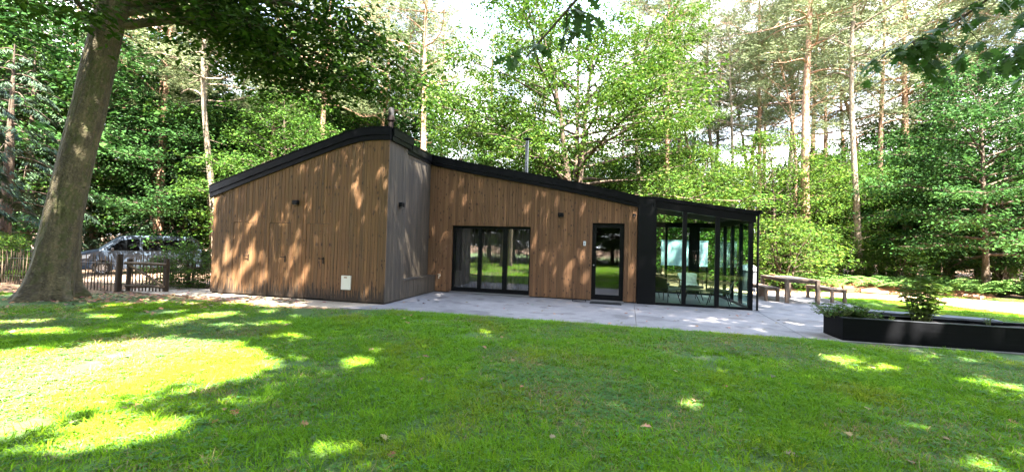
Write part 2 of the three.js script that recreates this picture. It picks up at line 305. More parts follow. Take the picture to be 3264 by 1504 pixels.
{
  const [a, b, y0, y1] = DOR, z0 = -12.62, z1 = -12.545, l = 0.13, r = 0.135;
  const d = hpart('entrance_door', [bx(a + 0.009, b - 0.009, y0, y0 + 0.16, z0, z1), bx(a + 0.009, b - 0.009, y1 - 0.13, y1, z0, z1), bx(a + 0.009, a + l, y0 + 0.16, y1 - 0.13, z0, z1), bx(b - r, b - 0.009, y0 + 0.16, y1 - 0.13, z0, z1)], M.black);
  hpart('pane', new THREE.PlaneGeometry(b - r - a - l, y1 - 0.13 - y0 - 0.16).translate((a + l + b - r) / 2, (y0 + y1 + 0.03) / 2, -12.585), M.glass, d);
  hpart('door_handle', [new THREE.CylinderGeometry(0.012, 0.012, 0.05, 12).rotateX(Math.PI / 2).translate(a + 0.07, 1.08, -12.52), new THREE.SphereGeometry(0.022, 12, 8).translate(a + 0.07, 1.08, -12.49)], M.steel, d);
  hpart('threshold', rbox(b - a + 0.02, 0.03, 0.16, 0.005, (a + b) / 2, 0.032, -12.48), concrete, d);
}
// the other walls, floor and inner partition close the rooms
hpart('rear_wall', [bx(-10.87, 0.84, 0.03, 2.75, -19.0, -18.8), bx(-10.87, -10.67, 0.03, 2.75, -18.8, -9.56), bx(0.64, 0.84, 0.03, 2.8, -18.8, -12.66), bx(-5.95, -5.75, 0.03, 4.1, -18.8, -12.6)], M.plaster);
hpart('floor', [bx(-10.6, -5.96, 0.005, 0.03, -18.79, -9.57), bx(-5.74, 0.63, 0.005, 0.03, -18.79, -12.67)], std({ color: rgb(0.16, 0.12, 0.085), roughness: 0.5 }));
// roof: a sheet that follows the eaves, on a two-step black edge
function strip(tab, z0, z1, th) { const sh = new THREE.Shape(); tab.forEach(([x, y], i) => (i ? sh.lineTo(x, y) : sh.moveTo(x, y))); for (const [x, y] of [...tab].reverse()) sh.lineTo(x, y - th); return new THREE.ExtrudeGeometry(sh, { depth: z1 - z0, bevelEnabled: false }).translate(0, 0, z0); }
const roofL = [[-11.02, 3.035], [-9.5, 3.535], [-7.9, 4.035], [-6.95, 4.325], [-6.6, 4.425], [-6.3, 4.485], [-6.0, 4.51], [-5.7, 4.515], [-5.42, 4.50]];
const roofM = [[-5.70, 4.475], [-4.35, 4.195], [-2.3, 3.815], [-0.85, 3.525], [0.86, 3.135]];
const roofB = [[-11.02, 3.035], [-9.5, 3.535], [-7.9, 4.035], [-6.95, 4.325], [-6.6, 4.425], [-6.3, 4.485], [-6.0, 4.50], [-5.70, 4.475]];
hpart('roof', [strip(roofL.map(([x, y]) => [x, y - 0.04]), -10.40, -9.36, 0.22), strip(roofB.map(([x, y]) => [x, y - 0.04]), -19.1, -10.41, 0.22), strip(roofM.map(([x, y]) => [x, y - 0.04]), -19.1, -12.50, 0.22)], M.blackMatt);
const up = (tab, d) => tab.map(([x, y]) => [x, y + d]);
const edge = (tab, z) => [strip(tab, z - 0.04, z + 0.06, 0.20), strip(up(tab, -0.203), z - 0.04, z + 0.035, 0.125), strip(up(tab, 0.014), z - 0.06, z + 0.075, 0.016)];
hpart('roof_edge', edge(roofL, -9.30), M.trim);
hpart('roof_edge', edge(roofM.map(([x, y], i) => [i ? x : -5.655, y]), -12.40), M.trim);
hpart('roof_edge', [bx(-5.45, -5.36, 4.30, 4.50, -10.46, -9.365), bx(-5.45, -5.385, 4.18, 4.297, -10.43, -9.34), bx(-5.47, -5.345, 4.503, 4.518, -10.475, -9.377), bx(-5.72, -5.365, 4.19, 4.49, -10.455, -10.41)], M.trim);
hpart('roof_edge', [bx(-5.77, -5.66, 4.27, 4.47, -12.45, -10.465), bx(-5.77, -5.685, 4.17, 4.267, -12.45, -10.465), bx(-5.78, -5.645, 4.473, 4.488, -12.45, -10.465)], M.trim);
for (const s of [-9.6, -7.7]) { const y = interp(roofL)(s); hpart('edge_joint', strip([[s - 0.03, y - 0.002 - 0.0095], [s + 0.03, y - 0.002 + 0.0095]], -9.24, -9.237, 0.197), M.trim); }
for (const s of [-3.9, -1.75, 0.1]) { const y = interp(roofM)(s); hpart('edge_joint', strip([[s - 0.03, y - 0.002 + 0.006], [s + 0.03, y - 0.002 - 0.006]], -12.34, -12.337, 0.197), M.trim); }
hpart('roof_edge', [bx(-11.06, -11.0, 2.83, 3.03, -19.1, -9.27), bx(-11.07, -11.0, 3.033, 3.05, -19.1, -9.26)], M.trim);
// fittings on the house
function wallLamp(x, y, z, ry = 0) {
  const g = [rbox(0.165, 0.12, 0.10, 0.018, 0, 0, 0.06), box(0.10, 0.08, 0.02, 0, 0, 0.01)].map((q) => q.rotateY(ry).translate(x, y, z));
  const l = hpart('wall_lamp', g, M.black); hpart('lamp_lens', cyl(0.035, 0.035, 0.006, 0, 0, 0, 16).translate(0, -0.061, 0.06).rotateY(ry).translate(x, y, z), M.lampGlass, l);
}
wallLamp(-8.13, 2.58, -9.31); wallLamp(-5.455, 2.60, -9.93, Math.PI / 2); wallLamp(-1.41, 2.57, -12.435);
const mb = hpart('meter_box', rbox(0.27, 0.36, 0.05, 0.012, -6.535, 0.52, -9.28), M.white); hpart('label_plate', rbox(0.09, 0.035, 0.006, 0.002, -6.54, 0.655, -9.253), std({ color: rgb(0.28, 0.17, 0.08), roughness: 0.6 }), mb);
const db = hpart('doorbell', rbox(0.075, 0.135, 0.03, 0.008, -0.68, 1.72, -12.415), std({ color: rgb(0.7, 0.69, 0.66), roughness: 0.4 })); for (let i = 0; i < 3; i++) hpart('button', rbox(0.036, 0.018, 0.008, 0.003, -0.68, 1.745 - i * 0.026, -12.399), M.lampGlass, db);
const sc = hpart('security_camera', [rbox(0.09, 0.05, 0.07, 0.012, 0.73, 2.60, -12.405), new THREE.SphereGeometry(0.043, 16, 12).translate(0.73, 2.56, -12.385)], M.black); hpart('lens', new THREE.SphereGeometry(0.018, 12, 8).translate(0.72, 2.545, -12.348), std({ color: rgb(0.5, 0.3, 0.2), roughness: 0.2 }), sc);
const tp = hpart('garden_tap', [new THREE.CylinderGeometry(0.018, 0.018, 0.09, 12).rotateX(Math.PI / 2).translate(-5.30, 0.545, -12.39), cyl(0.013, 0.013, 0.08, -5.30, 0.505, -12.345, 12), cyl(0.026, 0.026, 0.012, -5.30, 0.56, -12.43, 16).rotateX(0)], M.brass); hpart('tap_handle', rbox(0.08, 0.018, 0.02, 0.006, -5.30, 0.59, -12.36), M.white, tp);
// flues
const fl1 = hpart('flue', [cyl(0.075, 0.085, 1.2, -6.42, 4.72, -11, 20), cyl(0.105, 0.11, 0.10, -6.42, 5.28, -11, 20), cyl(0.085, 0.105, 0.05, -6.42, 5.35, -11, 20)], phy({ color: rgb(0.010, 0.006, 0.005), roughness: 0.8, specularIntensity: 0.3 }));
hpart('flue_cap', cyl(0.078, 0.082, 0.24, -6.42, 5.49, -11, 20), std({ color: rgb(0.02, 0.017, 0.016), roughness: 0.6 }), fl1);
const fl2 = hpart('flue', [cyl(0.062, 0.062, 1.7, -2.74, 4.30, -13.5, 24), cyl(0.067, 0.067, 0.03, -2.74, 4.55, -13.5, 24), cyl(0.067, 0.067, 0.03, -2.74, 4.12, -13.5, 24)], std({ color: rgb(0.16, 0.165, 0.17), metalness: 0.9, roughness: 0.4 })); hpart('flue_cap', [cyl(0.15, 0.16, 0.018, -2.74, 5.21, -13.5, 24), cyl(0.055, 0.055, 0.07, -2.74, 5.18, -13.5, 16)], M.black, fl2);
// curtain behind the window
{
  const pos = [], idx = [], n = 220; for (let i = 0; i <= n; i++) { const x = lerp(-4.9, -2.36, i / n), z = -12.80 + 0.035 * Math.sin(i * 0.42 + 1.2 * Math.sin(i * 0.07)) + 0.012 * Math.sin(i * 1.1); pos.push(x, 0.09, z, x, 2.2, z); if (i < n) idx.push(2 * i, 2 * i + 2, 2 * i + 1, 2 * i + 1, 2 * i + 2, 2 * i + 3); }
  const c = thing('curtain', 'grey-brown pleated curtain drawn behind the wide window', 'curtain', HO, -TH); part('drape', ht(geo(pos, idx)), std({ color: rgb(0.05, 0.044, 0.036), roughness: 0.95, side: THREE.DoubleSide }), c); part('rail', ht(bx(-4.94, -2.34, 2.2, 2.225, -12.83, -12.77)), M.steel, c);
}
// mat and boot scraper
{
  const p = hw(-0.03, 12.0, 0.021), m = thing('door_mat', 'black rubber mat lying before the entrance door', 'mat', p, -TH); part('mat', rbox(0.88, 0.018, 0.36, 0.006, 0, 0.009, 0), M.rubber, m);
  const ribs = []; for (let i = 0; i < 16; i++) ribs.push(box(0.80, 0.006, 0.010, 0, 0.021, -0.15 + i * 0.02)); part('ribs', ribs, M.rubber, m);
  const b = thing('boot_scraper', 'small black metal boot scraper beside the entrance door', 'scraper', hw(-0.78, 12.15, 0.02), -TH);
  part('bar', rbox(0.40, 0.035, 0.012, 0.003, 0, 0.055, 0), M.black, b); for (const x of [-0.19, 0.19]) part('foot', [rbox(0.018, 0.07, 0.10, 0.004, x, 0.036, 0)], M.black, b); part('plate', rbox(0.40, 0.006, 0.12, 0.002, 0, 0.004, 0), M.black, b);
}
// ---------------------------------------------------------------- glass pavilion
{
  const PO = hw(2.4, 14), pv = thing('glass_pavilion', 'black framed glass pavilion built onto the right end of the house', 'pavilion', PO, -TH);
  const pt = (g) => (Array.isArray(g) ? merge(g) : g).translate(-2.4, 0, 14), pp = (n, g, m, par = pv) => part(n, pt(g), m, par);
  const zf = -12.43, zb = -15.9, top = (s) => 3.12 - (s - 1.3) * 0.148;
  pp('wall_box', [bx(0.845, 1.31, 0.02, 3.10, -12.80, -12.36), bx(0.845, 1.33, 3.10, 3.125, -12.85, -12.33)], M.black);
  const fr = pp('front_frame', [bx(1.31, 3.88, 0.02, 0.085, zf - 0.05, zf + 0.05)], M.black);
  for (const [a, b] of [[2.065, 2.175], [2.925, 3.035], [3.77, 3.88]]) pp('post', bx(a, b, 0.085, top(a) - 0.30, zf - 0.045, zf + 0.045), M.black, fr);
  pp('post', bx(1.31, 1.36, 0.085, 2.82, zf - 0.045, zf + 0.045), M.black, fr);
  for (const [a, b] of [[1.36, 2.065], [2.175, 2.925], [3.035, 3.77]]) {
    const sh = new THREE.Shape(); sh.moveTo(a, 0.085); sh.lineTo(b, 0.085); sh.lineTo(b, top(b) - 0.3); sh.lineTo(a, top(a) - 0.3); pp('pane', new THREE.ShapeGeometry(sh).translate(0, 0, zf), M.glassGreen, fr);
  }
  pp('roof', [strip([[1.30, 3.10], [4.0, 2.70]], zb - 0.1, zf + 0.02, 0.10)], M.blackMatt);
  pp('roof_edge', [strip([[1.312, 3.12], [4.02, 2.72]], zf + 0.021, zf + 0.10, 0.10), strip([[1.312, 3.015], [3.93, 2.628]], zf - 0.06, zf + 0.07, 0.22), bx(3.93, 4.07, 2.66, 2.74, zb - 0.1, zf + 0.10), bx(3.87, 3.93, 2.42, 2.66, zb - 0.06, zf + 0.03)], M.trim);
  const side = pp('side_frame', [bx(3.81, 3.88, 0.02, 0.085, zb, zf - 0.05)], M.black);
  for (const z of [-13.35, -14.2, -15.05, -15.9]) pp('post', bx(3.80, 3.89, 0.085, 2.45, z - 0.05, z + 0.05), M.black, side);
  for (const [a, b] of [[-13.30, -12.48], [-14.15, -13.40], [-15.0, -14.25], [-15.85, -15.1]]) pp('pane', new THREE.PlaneGeometry(b - a, 2.36).rotateY(Math.PI / 2).translate(3.845, 1.26, (a + b) / 2), M.glassGreen, side);
  const back = pp('rear_frame', [bx(0.85, 3.79, 0.02, 0.085, zb - 0.05, zb + 0.05), bx(0.85, 3.79, 2.42, 2.6, zb - 0.05, zb + 0.05)], M.black);
  for (const [a, b] of [[1.15, 1.25], [2.86, 3.22], [2.05, 2.13]]) pp('post', bx(a, b, 0.085, 2.42, zb - 0.045, zb + 0.045), M.black, back);
  for (const [a, b] of [[1.25, 2.05], [2.13, 2.86], [3.22, 3.79]]) pp('pane', new THREE.PlaneGeometry(b - a, 2.335).translate((a + b) / 2, 1.2525, zb), M.glassGreen, back);
  pp('floor', bx(0.86, 3.80, 0.008, 0.022, zb + 0.05, zf - 0.05), std({ map: texConc, color: rgb(0.9, 0.95, 0.95), roughness: 0.4 }));
  pp('downpipe', [cyl(0.028, 0.028, 2.62, 3.985, 1.34, zf + 0.06, 14), bx(3.94, 4.03, 0.02, 0.034, zf + 0.02, zf + 0.10)], M.black);
}
// lounge chair: wire legs, low shell seat, curved arms
const woodDark = std({ color: rgb(0.045, 0.03, 0.02), roughness: 0.55 }), woodChair = std({ color: rgb(0.30, 0.17, 0.08), roughness: 0.5 });
function loungeChair(pos, turn, label, group) {
  const c = thing('lounge_chair', label, 'chair', pos, turn, group);
  const seat = new THREE.Shape(); seat.moveTo(-0.30, -0.28); seat.quadraticCurveTo(0, -0.34, 0.30, -0.28); seat.lineTo(0.27, 0.28); seat.lineTo(-0.27, 0.28); seat.closePath();
  part('seat', new THREE.ExtrudeGeometry(seat, { depth: 0.05, bevelEnabled: true, bevelSize: 0.015, bevelThickness: 0.015, bevelSegments: 2 }).rotateX(-Math.PI / 2 - 0.08).translate(0, 0.38, 0), woodDark, c);
  const pos_ = [], idx = []; for (let i = 0; i <= 12; i++) for (let j = 0; j <= 6; j++) { const a = lerp(-0.62, 0.62, i / 12), y = j / 6; pos_.push(Math.sin(a) * (0.46 - 0.05 * y), 0.42 + y * 0.36 * (1 - 0.35 * Math.abs(a)), -0.02 - Math.cos(a) * 0.27 - y * 0.12); if (i < 12 && j < 6) { const o = i * 7 + j; idx.push(o, o + 7, o + 1, o + 1, o + 7, o + 8); } }
  part('backrest', geo(pos_, idx), std({ color: rgb(0.045, 0.03, 0.02), roughness: 0.55, side: THREE.DoubleSide }), c);
  for (const s of [-1, 1]) {
    part('leg', tube([V(s * 0.22, 0.37, 0.20), V(s * 0.30, 0, 0.30)], [0.016, 0.011], 8), M.black, c); part('leg', tube([V(s * 0.20, 0.37, -0.18), V(s * 0.28, 0, -0.30)], [0.016, 0.011], 8), M.black, c);
    part('armrest', tube([V(s * 0.27, 0.40, 0.22), V(s * 0.33, 0.60, 0.20), V(s * 0.35, 0.64, 0), V(s * 0.33, 0.66, -0.22), V(s * 0.27, 0.64, -0.30)], [0.013, 0.016, 0.02, 0.018, 0.013], 8), woodChair, c);
  }
  return c;
}
const texFleece = bump(40, 110, 91, 3);
function sheepskin(pos, turn, label) {
  const o = []; const idx = [], nx = 16, ny = 20; for (let i = 0; i <= nx; i++) for (let j = 0; j <= ny; j++) {
    const u = i / nx - 0.5, v = j / ny, w = 0.60 * (1 + 0.12 * Math.sin(v * 9)) * (1 - 0.25 * Math.abs(v - 0.45)), k = perlin.noise(u * 7, v * 7, 2) * 0.02;
    // from the seat front up the back and over its top
    const y = v < 0.4 ? 0.455 : v < 0.85 ? 0.455 + (v - 0.4) * 0.80 : 0.815 - (v - 0.85) * 0.7, z = v < 0.4 ? 0.24 - v * 1.05 : v < 0.85 ? -0.18 - (v - 0.4) * 0.42 : -0.40 - (v - 0.85) * 0.3;
    o.push(u * w, y + k + 0.02 * Math.cos(u * 3), z + k + (v > 0.4 ? 0.14 * u * u * 2 : 0)); if (i < nx && j < ny) { const q = i * (ny + 1) + j; idx.push(q, q + 1, q + ny + 1, q + 1, q + ny + 2, q + ny + 1); }
  }
  const g = geo(o, idx); const m = thing('sheepskin', label, 'sheepskin', pos, turn); part('fleece', g, std({ color: rgb(0.75, 0.71, 0.62), roughness: 1, side: THREE.DoubleSide, bumpMap: texFleece, bumpScale: 0.02 }), m);
}
const G1 = 'lounge chairs in the glass pavilion';
loungeChair(hw(2.62, 14.2, 0.022), -TH + 0.15, 'dark shell lounge chair under the wide pale sheepskin, middle of pavilion', G1); sheepskin(hw(2.62, 14.2, 0.03), -TH + 0.15, 'pale sheepskin draped over the middle lounge chair');
loungeChair(hw(1.62, 14.5, 0.022), -TH + 0.9, 'dark lounge chair with sheepskin at the left inside the pavilion', G1); sheepskin(hw(1.62, 14.5, 0.03), -TH + 0.9, 'pale sheepskin on the left lounge chair in the pavilion');
loungeChair(hw(3.25, 13.25, 0.022), -TH - 1.9, 'dark lounge chair nearest the right front corner of the pavilion', G1);
loungeChair(hw(1.75, 13.2, 0.022), -TH + 2.4, 'dark lounge chair with its back to the terrace, left pane', G1);
{
  const t = thing('low_table', 'low round dark table between the lounge chairs in the pavilion', 'table', hw(2.45, 13.35, 0.022), 0);
  part('table_top', [cyl(0.36, 0.35, 0.025, 0, 0.40, 0, 32)], woodDark, t); for (let i = 0; i < 3; i++) { const a = i * 2.09 + 0.5; part('leg', tube([V(Math.cos(a) * 0.12, 0.39, Math.sin(a) * 0.12), V(Math.cos(a) * 0.30, 0, Math.sin(a) * 0.30)], [0.014, 0.011], 8), M.black, t); }
  const b = thing('screen_panel', 'pale blue-grey screen panel standing behind the glass pavilion', 'screen', hw(3.0, 17.6, 0), -TH);
  part('panel', rbox(1.75, 0.98, 0.04, 0.01, 0, 1.46, 0), std({ color: rgb(0.48, 0.58, 0.62), roughness: 0.7 }), b); part('top_rail', rbox(1.79, 0.05, 0.06, 0.01, 0, 1.97, 0), std({ color: rgb(0.16, 0.22, 0.25), roughness: 0.6 }), b);
  for (const x of [-0.86, 0.86]) part('post', rbox(0.05, 1.95, 0.05, 0.008, x, 0.975, -0.05), M.black, b);
}
// ---------------------------------------------------------------- outdoor table and benches
const texTeak = texture(256, 512, (u, v) => { const k = 0.55 * tn(u, v, 60, 3, 81) + 0.3 * tn(u, v, 22, 5, 82) + 0.15 * tn(u, v, 120, 60, 83); return [lerp(112, 176, k), lerp(96, 156, k), lerp(82, 138, k)]; }, true, 2, 0.8);
const teak = [0.50, 0.40, 0.58].map((k) => std({ map: texTeak, color: rgb(k, k * 0.93, k * 0.85), roughness: 0.8 }));
const uvm = (g, ax = 2) => { const p = g.attributes.position, u = []; for (let i = 0; i < p.count; i++) u.push(ax === 2 ? p.getX(i) + p.getY(i) : p.getX(i) + p.getZ(i), ax === 2 ? p.getZ(i) : p.getY(i)); g.setAttribute('uv', new THREE.Float32BufferAttribute(u, 2)); return g; };
function gardenTable(name, label, cat, pos, turn, w, l, h, leg, top, group) {
  const t = thing(name, label, cat, pos, turn, group); const n = Math.max(3, Math.round(w / 0.14)), bw = w / n;
  for (let i = 0; i < n; i++) part('plank', uvm(rbox(bw - 0.006, top, l, 0.006, -w / 2 + bw * (i + 0.5), h - top / 2, 0)), teak[i % 3], t);
  for (const sx of [-1, 1]) for (const sz of [-1, 1]) part('leg', uvm(rbox(leg, h - top, leg, 0.008, sx * (w / 2 - leg / 2 - 0.005), (h - top) / 2, sz * (l / 2 - leg / 2 - 0.005)), 1), teak[sx > 0 ? 1 : 0], t);
  part('apron', [uvm(rbox(w - 2 * leg - 0.02, 0.07, 0.03, 0.004, 0, h - top - 0.037, l / 2 - leg / 2)), uvm(rbox(w - 2 * leg - 0.02, 0.07, 0.03, 0.004, 0, h - top - 0.037, -l / 2 + leg / 2)), uvm(rbox(0.03, 0.07, l - 2 * leg - 0.02, 0.004, w / 2 - leg / 2, h - top - 0.037, 0)), uvm(rbox(0.03, 0.07, l - 2 * leg - 0.02, 0.004, -w / 2 + leg / 2, h - top - 0.037, 0))], teak[1], t);
  return t;
}
const TT = -0.186;
gardenTable('garden_table', 'long weathered wooden table on the terrace beside the glass pavilion', 'table', V(9.40, 0.02, -13.86), TT, 0.98, 1.98, 0.77, 0.10, 0.05);
gardenTable('garden_bench', 'weathered wooden bench at the left side of the garden table', 'bench', V(8.70, 0.02, -14.12), TT, 0.44, 1.55, 0.46, 0.085, 0.045, 'garden benches');
gardenTable('garden_bench', 'weathered wooden bench right of the garden table, by the lawn', 'bench', V(10.85, 0.02, -14.1), TT, 0.46, 1.6, 0.46, 0.085, 0.045, 'garden benches');
{
  const b = thing('bowl', 'small brown bowl on the far end of the garden table', 'bowl', V(9.25, 0.79, -14.45), 0);
  part('bowl_body', new THREE.LatheGeometry([[0.0, 0], [0.05, 0], [0.075, 0.03], [0.085, 0.07], [0.079, 0.07], [0.068, 0.035], [0, 0.015]].map(([x, y]) => new THREE.Vector2(x, y)), 24), std({ color: rgb(0.20, 0.11, 0.06), roughness: 0.7, side: THREE.DoubleSide }), b);
  const k = thing('barbecue', 'grey covered barbecue with pale domed top behind the downpipe', 'barbecue', V(8.98, 0.02, -15.45), 0);
  part('cover', new THREE.LatheGeometry([[0.26, 0.12], [0.27, 0.5], [0.30, 0.78], [0.305, 0.86]].map(([x, y]) => new THREE.Vector2(x, y)), 28), std({ color: rgb(0.13, 0.135, 0.14), roughness: 0.9, side: THREE.DoubleSide }), k);
  part('rim', cyl(0.315, 0.315, 0.025, 0, 0.872, 0, 28), M.black, k); part('lid', new THREE.SphereGeometry(0.31, 28, 12, 0, 6.2832, 0, 1.5708).scale(1, 0.78, 1).translate(0, 0.885, 0), std({ color: rgb(0.34, 0.34, 0.34), roughness: 0.6 }), k);
  for (let i = 0; i < 3; i++) part('leg', tube([V(0.16 * Math.cos(i * 2.1), 0.3, 0.16 * Math.sin(i * 2.1)), V(0.27 * Math.cos(i * 2.1), 0, 0.27 * Math.sin(i * 2.1))], [0.015, 0.012], 8), M.black, k);
}
// ---------------------------------------------------------------- raised planter and the low bench behind it
const texSlate = texture(512, 256, (u, v) => { const k = 0.5 * tn(u, v, 9, 5, 101) + 0.3 * tn(u, v, 60, 30, 102) + 0.2 * tn(u, v, 200, 100, 103), s = tn(u, v, 26, 9, 104) > 0.8 ? 10 : 0; return [lerp(20, 44, k) + s, lerp(21, 45, k) + s, lerp(24, 50, k) + s]; }, true, 0.5, 1);
const slate = phy({ map: texSlate, color: rgb(0.16, 0.16, 0.16), specularIntensity: 0.2, roughness: 0.55, bumpMap: texGrain, bumpScale: 0.001 });
const soil = std({ color: rgb(0.045, 0.033, 0.024), roughness: 1, bumpMap: bump(50, 120, 111, 2), bumpScale: 0.05 });
const PLH = 0.43;
{
  const p = thing('planter', 'long black raised planter at the edge of the terrace', 'planter', hw(6.33, 9.17), -TH), L = 4.1, D = 0.70, w = 0.05;
  part('side_panel', bx(-L / 2, L / 2, 0.0, PLH, D / 2 - w, D / 2), slate, p); part('side_panel', bx(-L / 2, L / 2, 0, PLH, -D / 2, -D / 2 + w), slate, p);
  part('end_panel', bx(-L / 2 - 0.004, -L / 2 + w, 0, PLH - 0.002, -D / 2 + 0.004, D / 2 - 0.004), slate, p); part('end_panel', bx(L / 2 - w, L / 2 + 0.004, 0, PLH - 0.002, -D / 2 + 0.004, D / 2 - 0.004), slate, p);
  part('rim', [bx(-L / 2, L / 2, PLH + 0.001, PLH + 0.012, D / 2 - w - 0.01, D / 2 + 0.006), bx(-L / 2, L / 2, PLH + 0.001, PLH + 0.012, -D / 2 - 0.006, -D / 2 + w + 0.01)], std({ color: rgb(0.03, 0.032, 0.036), roughness: 0.35 }), p);
  const sg = new THREE.PlaneGeometry(L - 2 * w, D - 2 * w, 60, 14).rotateX(-Math.PI / 2); const a = sg.attributes.position; for (let i = 0; i < a.count; i++) a.setY(i, PLH - 0.05 + 0.035 * fbm(a.getX(i) * 6, 1, a.getZ(i) * 6)); sg.computeVertexNormals(); part('soil', sg, soil, p);
  const b = thing('low_bench', 'low dark slatted bench on the grass behind the planter', 'bench', V(8.05, 0.004, -8.18), -0.47);
  for (let i = 0; i < 3; i++) part('plank', rbox(2.35, 0.04, 0.115, 0.006, 0, 0.45, -0.13 + i * 0.13), std({ color: rgb(0.11, 0.115, 0.125), roughness: 0.38 }), b);
  for (const x of [-1.05, 1.05]) part('leg', [bx(x - 0.03, x + 0.03, 0, 0.43, -0.17, -0.11), bx(x - 0.03, x + 0.03, 0, 0.43, 0.11, 0.17), bx(x - 0.031, x + 0.031, 0.38, 0.429, -0.11, 0.11)], M.black, b);
  part('side_rail', [bx(-1.02, 1.02, 0.33, 0.428, 0.145, 0.165), bx(-1.02, 1.02, 0.33, 0.428, -0.165, -0.145)], M.black, b);
}
// ---------------------------------------------------------------- chestnut paling fence and gate
const texPale = texture(128, 512, (u, v) => { const k = 0.6 * tn(u, v, 24, 3, 121) + 0.4 * tn(u, v, 60, 40, 122); return [lerp(86, 150, k), lerp(72, 128, k), lerp(56, 102, k)]; }, true, 6, 0.9);
const pale = [[0.38, 0.36, 0.33], [0.55, 0.53, 0.49], [0.28, 0.265, 0.245], [0.68, 0.66, 0.62]].map(([r, g, b]) => std({ map: texPale, color: rgb(r, g, b), roughness: 0.9 }));
const picketGeo = [0, 1, 2].map((k) => { const R = RNG(900 + k), pts = [], rad = []; for (let i = 0; i <= 4; i++) { pts.push(V((R() - 0.5) * 0.012, i * 0.25, (R() - 0.5) * 0.012)); rad.push(0.017 - i * 0.0012 + R() * 0.003); } pts.push(V(0, 1.05, 0)); rad.push(0.004); const g = tube(pts, rad, 5); return g.scale(1, 1, 0.7); });
function paling(from, to, pitch, label, seed, hgt = 1) {
  const R = RNG(seed), d = to.clone().sub(from), len = Math.hypot(d.x, d.z), n = Math.floor(len / pitch), f = thing('paling_fence', label, 'fence', V(from.x, groundY(from.x, from.z), from.z), 0);
  const ang = Math.atan2(-d.z, d.x), wires = [];
  for (let i = 0; i <= n; i++) { const k = i / n, x = d.x * k, z = d.z * k, m = part('picket', picketGeo[i % 3], pale[Math.floor(R() * 4)], f); m.position.set(x, groundY(from.x + x, from.z + z) - f.position.y - 0.02, z); m.scale.set(1 + R() * 0.4, hgt * (0.93 + R() * 0.12), 1); m.rotation.set((R() - 0.5) * 0.05, ang, (R() - 0.5) * 0.06); }
  for (const h of [0.25, 0.78]) { const pts = []; for (let i = 0; i <= n; i += 2) { const k = i / n; pts.push(V(d.x * k, groundY(from.x + d.x * k, from.z + d.z * k) - f.position.y + h * hgt, d.z * k + 0.015)); } wires.push(tube(pts, pts.map(() => 0.004), 4)); } part('wire', wires, M.steel, f); return f;
}
const gp = (x, z) => V(x, groundY(x, z), z);
paling(gp(-10.95, -11.42), gp(-14.2, -12.2), 0.125, 'paling fence between the big tree trunk and the dark gate post', 41);
paling(gp(-14.2, -12.25), gp(-21, -14.2), 0.125, 'paling fence left of the big tree trunk', 42);
paling(gp(-9.62, -13.4), gp(-12.2, -14.6), 0.10, 'far paling fence behind the leafy shrub by the house', 43, 0.95);
const postMat = std({ map: texPale, color: rgb(0.20, 0.175, 0.15), roughness: 0.95, bumpMap: texGrain, bumpScale: 0.004 });
function rough(x, y0, y1, z, r, seed) { const pts = [], rad = []; for (let i = 0; i <= 6; i++) { pts.push(V(x + perlin.noise(i, seed, 0) * 0.02, lerp(y0, y1, i / 6), z + perlin.noise(i, seed, 5) * 0.02)); rad.push(r * (1 + 0.12 * perlin.noise(i * 0.7, seed, 9))); } pts.push(pts[6].clone().add(V(0, 0.004, 0))); rad.push(0.004); return tube(pts, rad, 9, 0.15, seed); }
{
  const q = thing('gate_post', 'tall dark round gate post right of the big trunk', 'post', V(-10.93, 0, -11.42), 0); part('post', rough(0, -0.1, 1.04, 0, 0.07, 3), postMat, q);
  const g = thing('garden_gate', 'rustic wooden gate of upright pales with one diagonal brace', 'gate', V(-10.66, 0, -11.42), 0.1);
  const L = 0.98; part('stile', rough(0, 0.02, 0.92, 0, 0.058, 5), postMat, g); part('stile', rough(L, 0.0, 0.94, 0, 0.058, 6), postMat, g);
  const bar = (a, b, r, s) => tube([a, a.clone().lerp(b, 0.5).add(V(0, 0.012, 0)), b], [r, r * 1.08, r], 7, 0.15, s);
  part('rail', bar(V(-0.08, 0.80, 0.05), V(L + 0.03, 0.78, 0.05), 0.042, 1), pale[1], g); part('rail', bar(V(-0.03, 0.17, 0.05), V(L + 0.02, 0.15, 0.05), 0.042, 2), pale[0], g); part('brace', bar(V(0.06, 0.74, 0.075), V(L - 0.04, 0.20, 0.075), 0.03, 3), pale[3], g);
  const R = RNG(77); for (let i = 0; i < 10; i++) { const m = part('pale', picketGeo[i % 3], pale[Math.floor(R() * 4)], g); m.position.set(0.09 + i * 0.089, 0.02, -0.01); m.scale.set(1.1, 0.90 + R() * 0.12, 1); m.rotation.z = (R() - 0.5) * 0.05; }
}
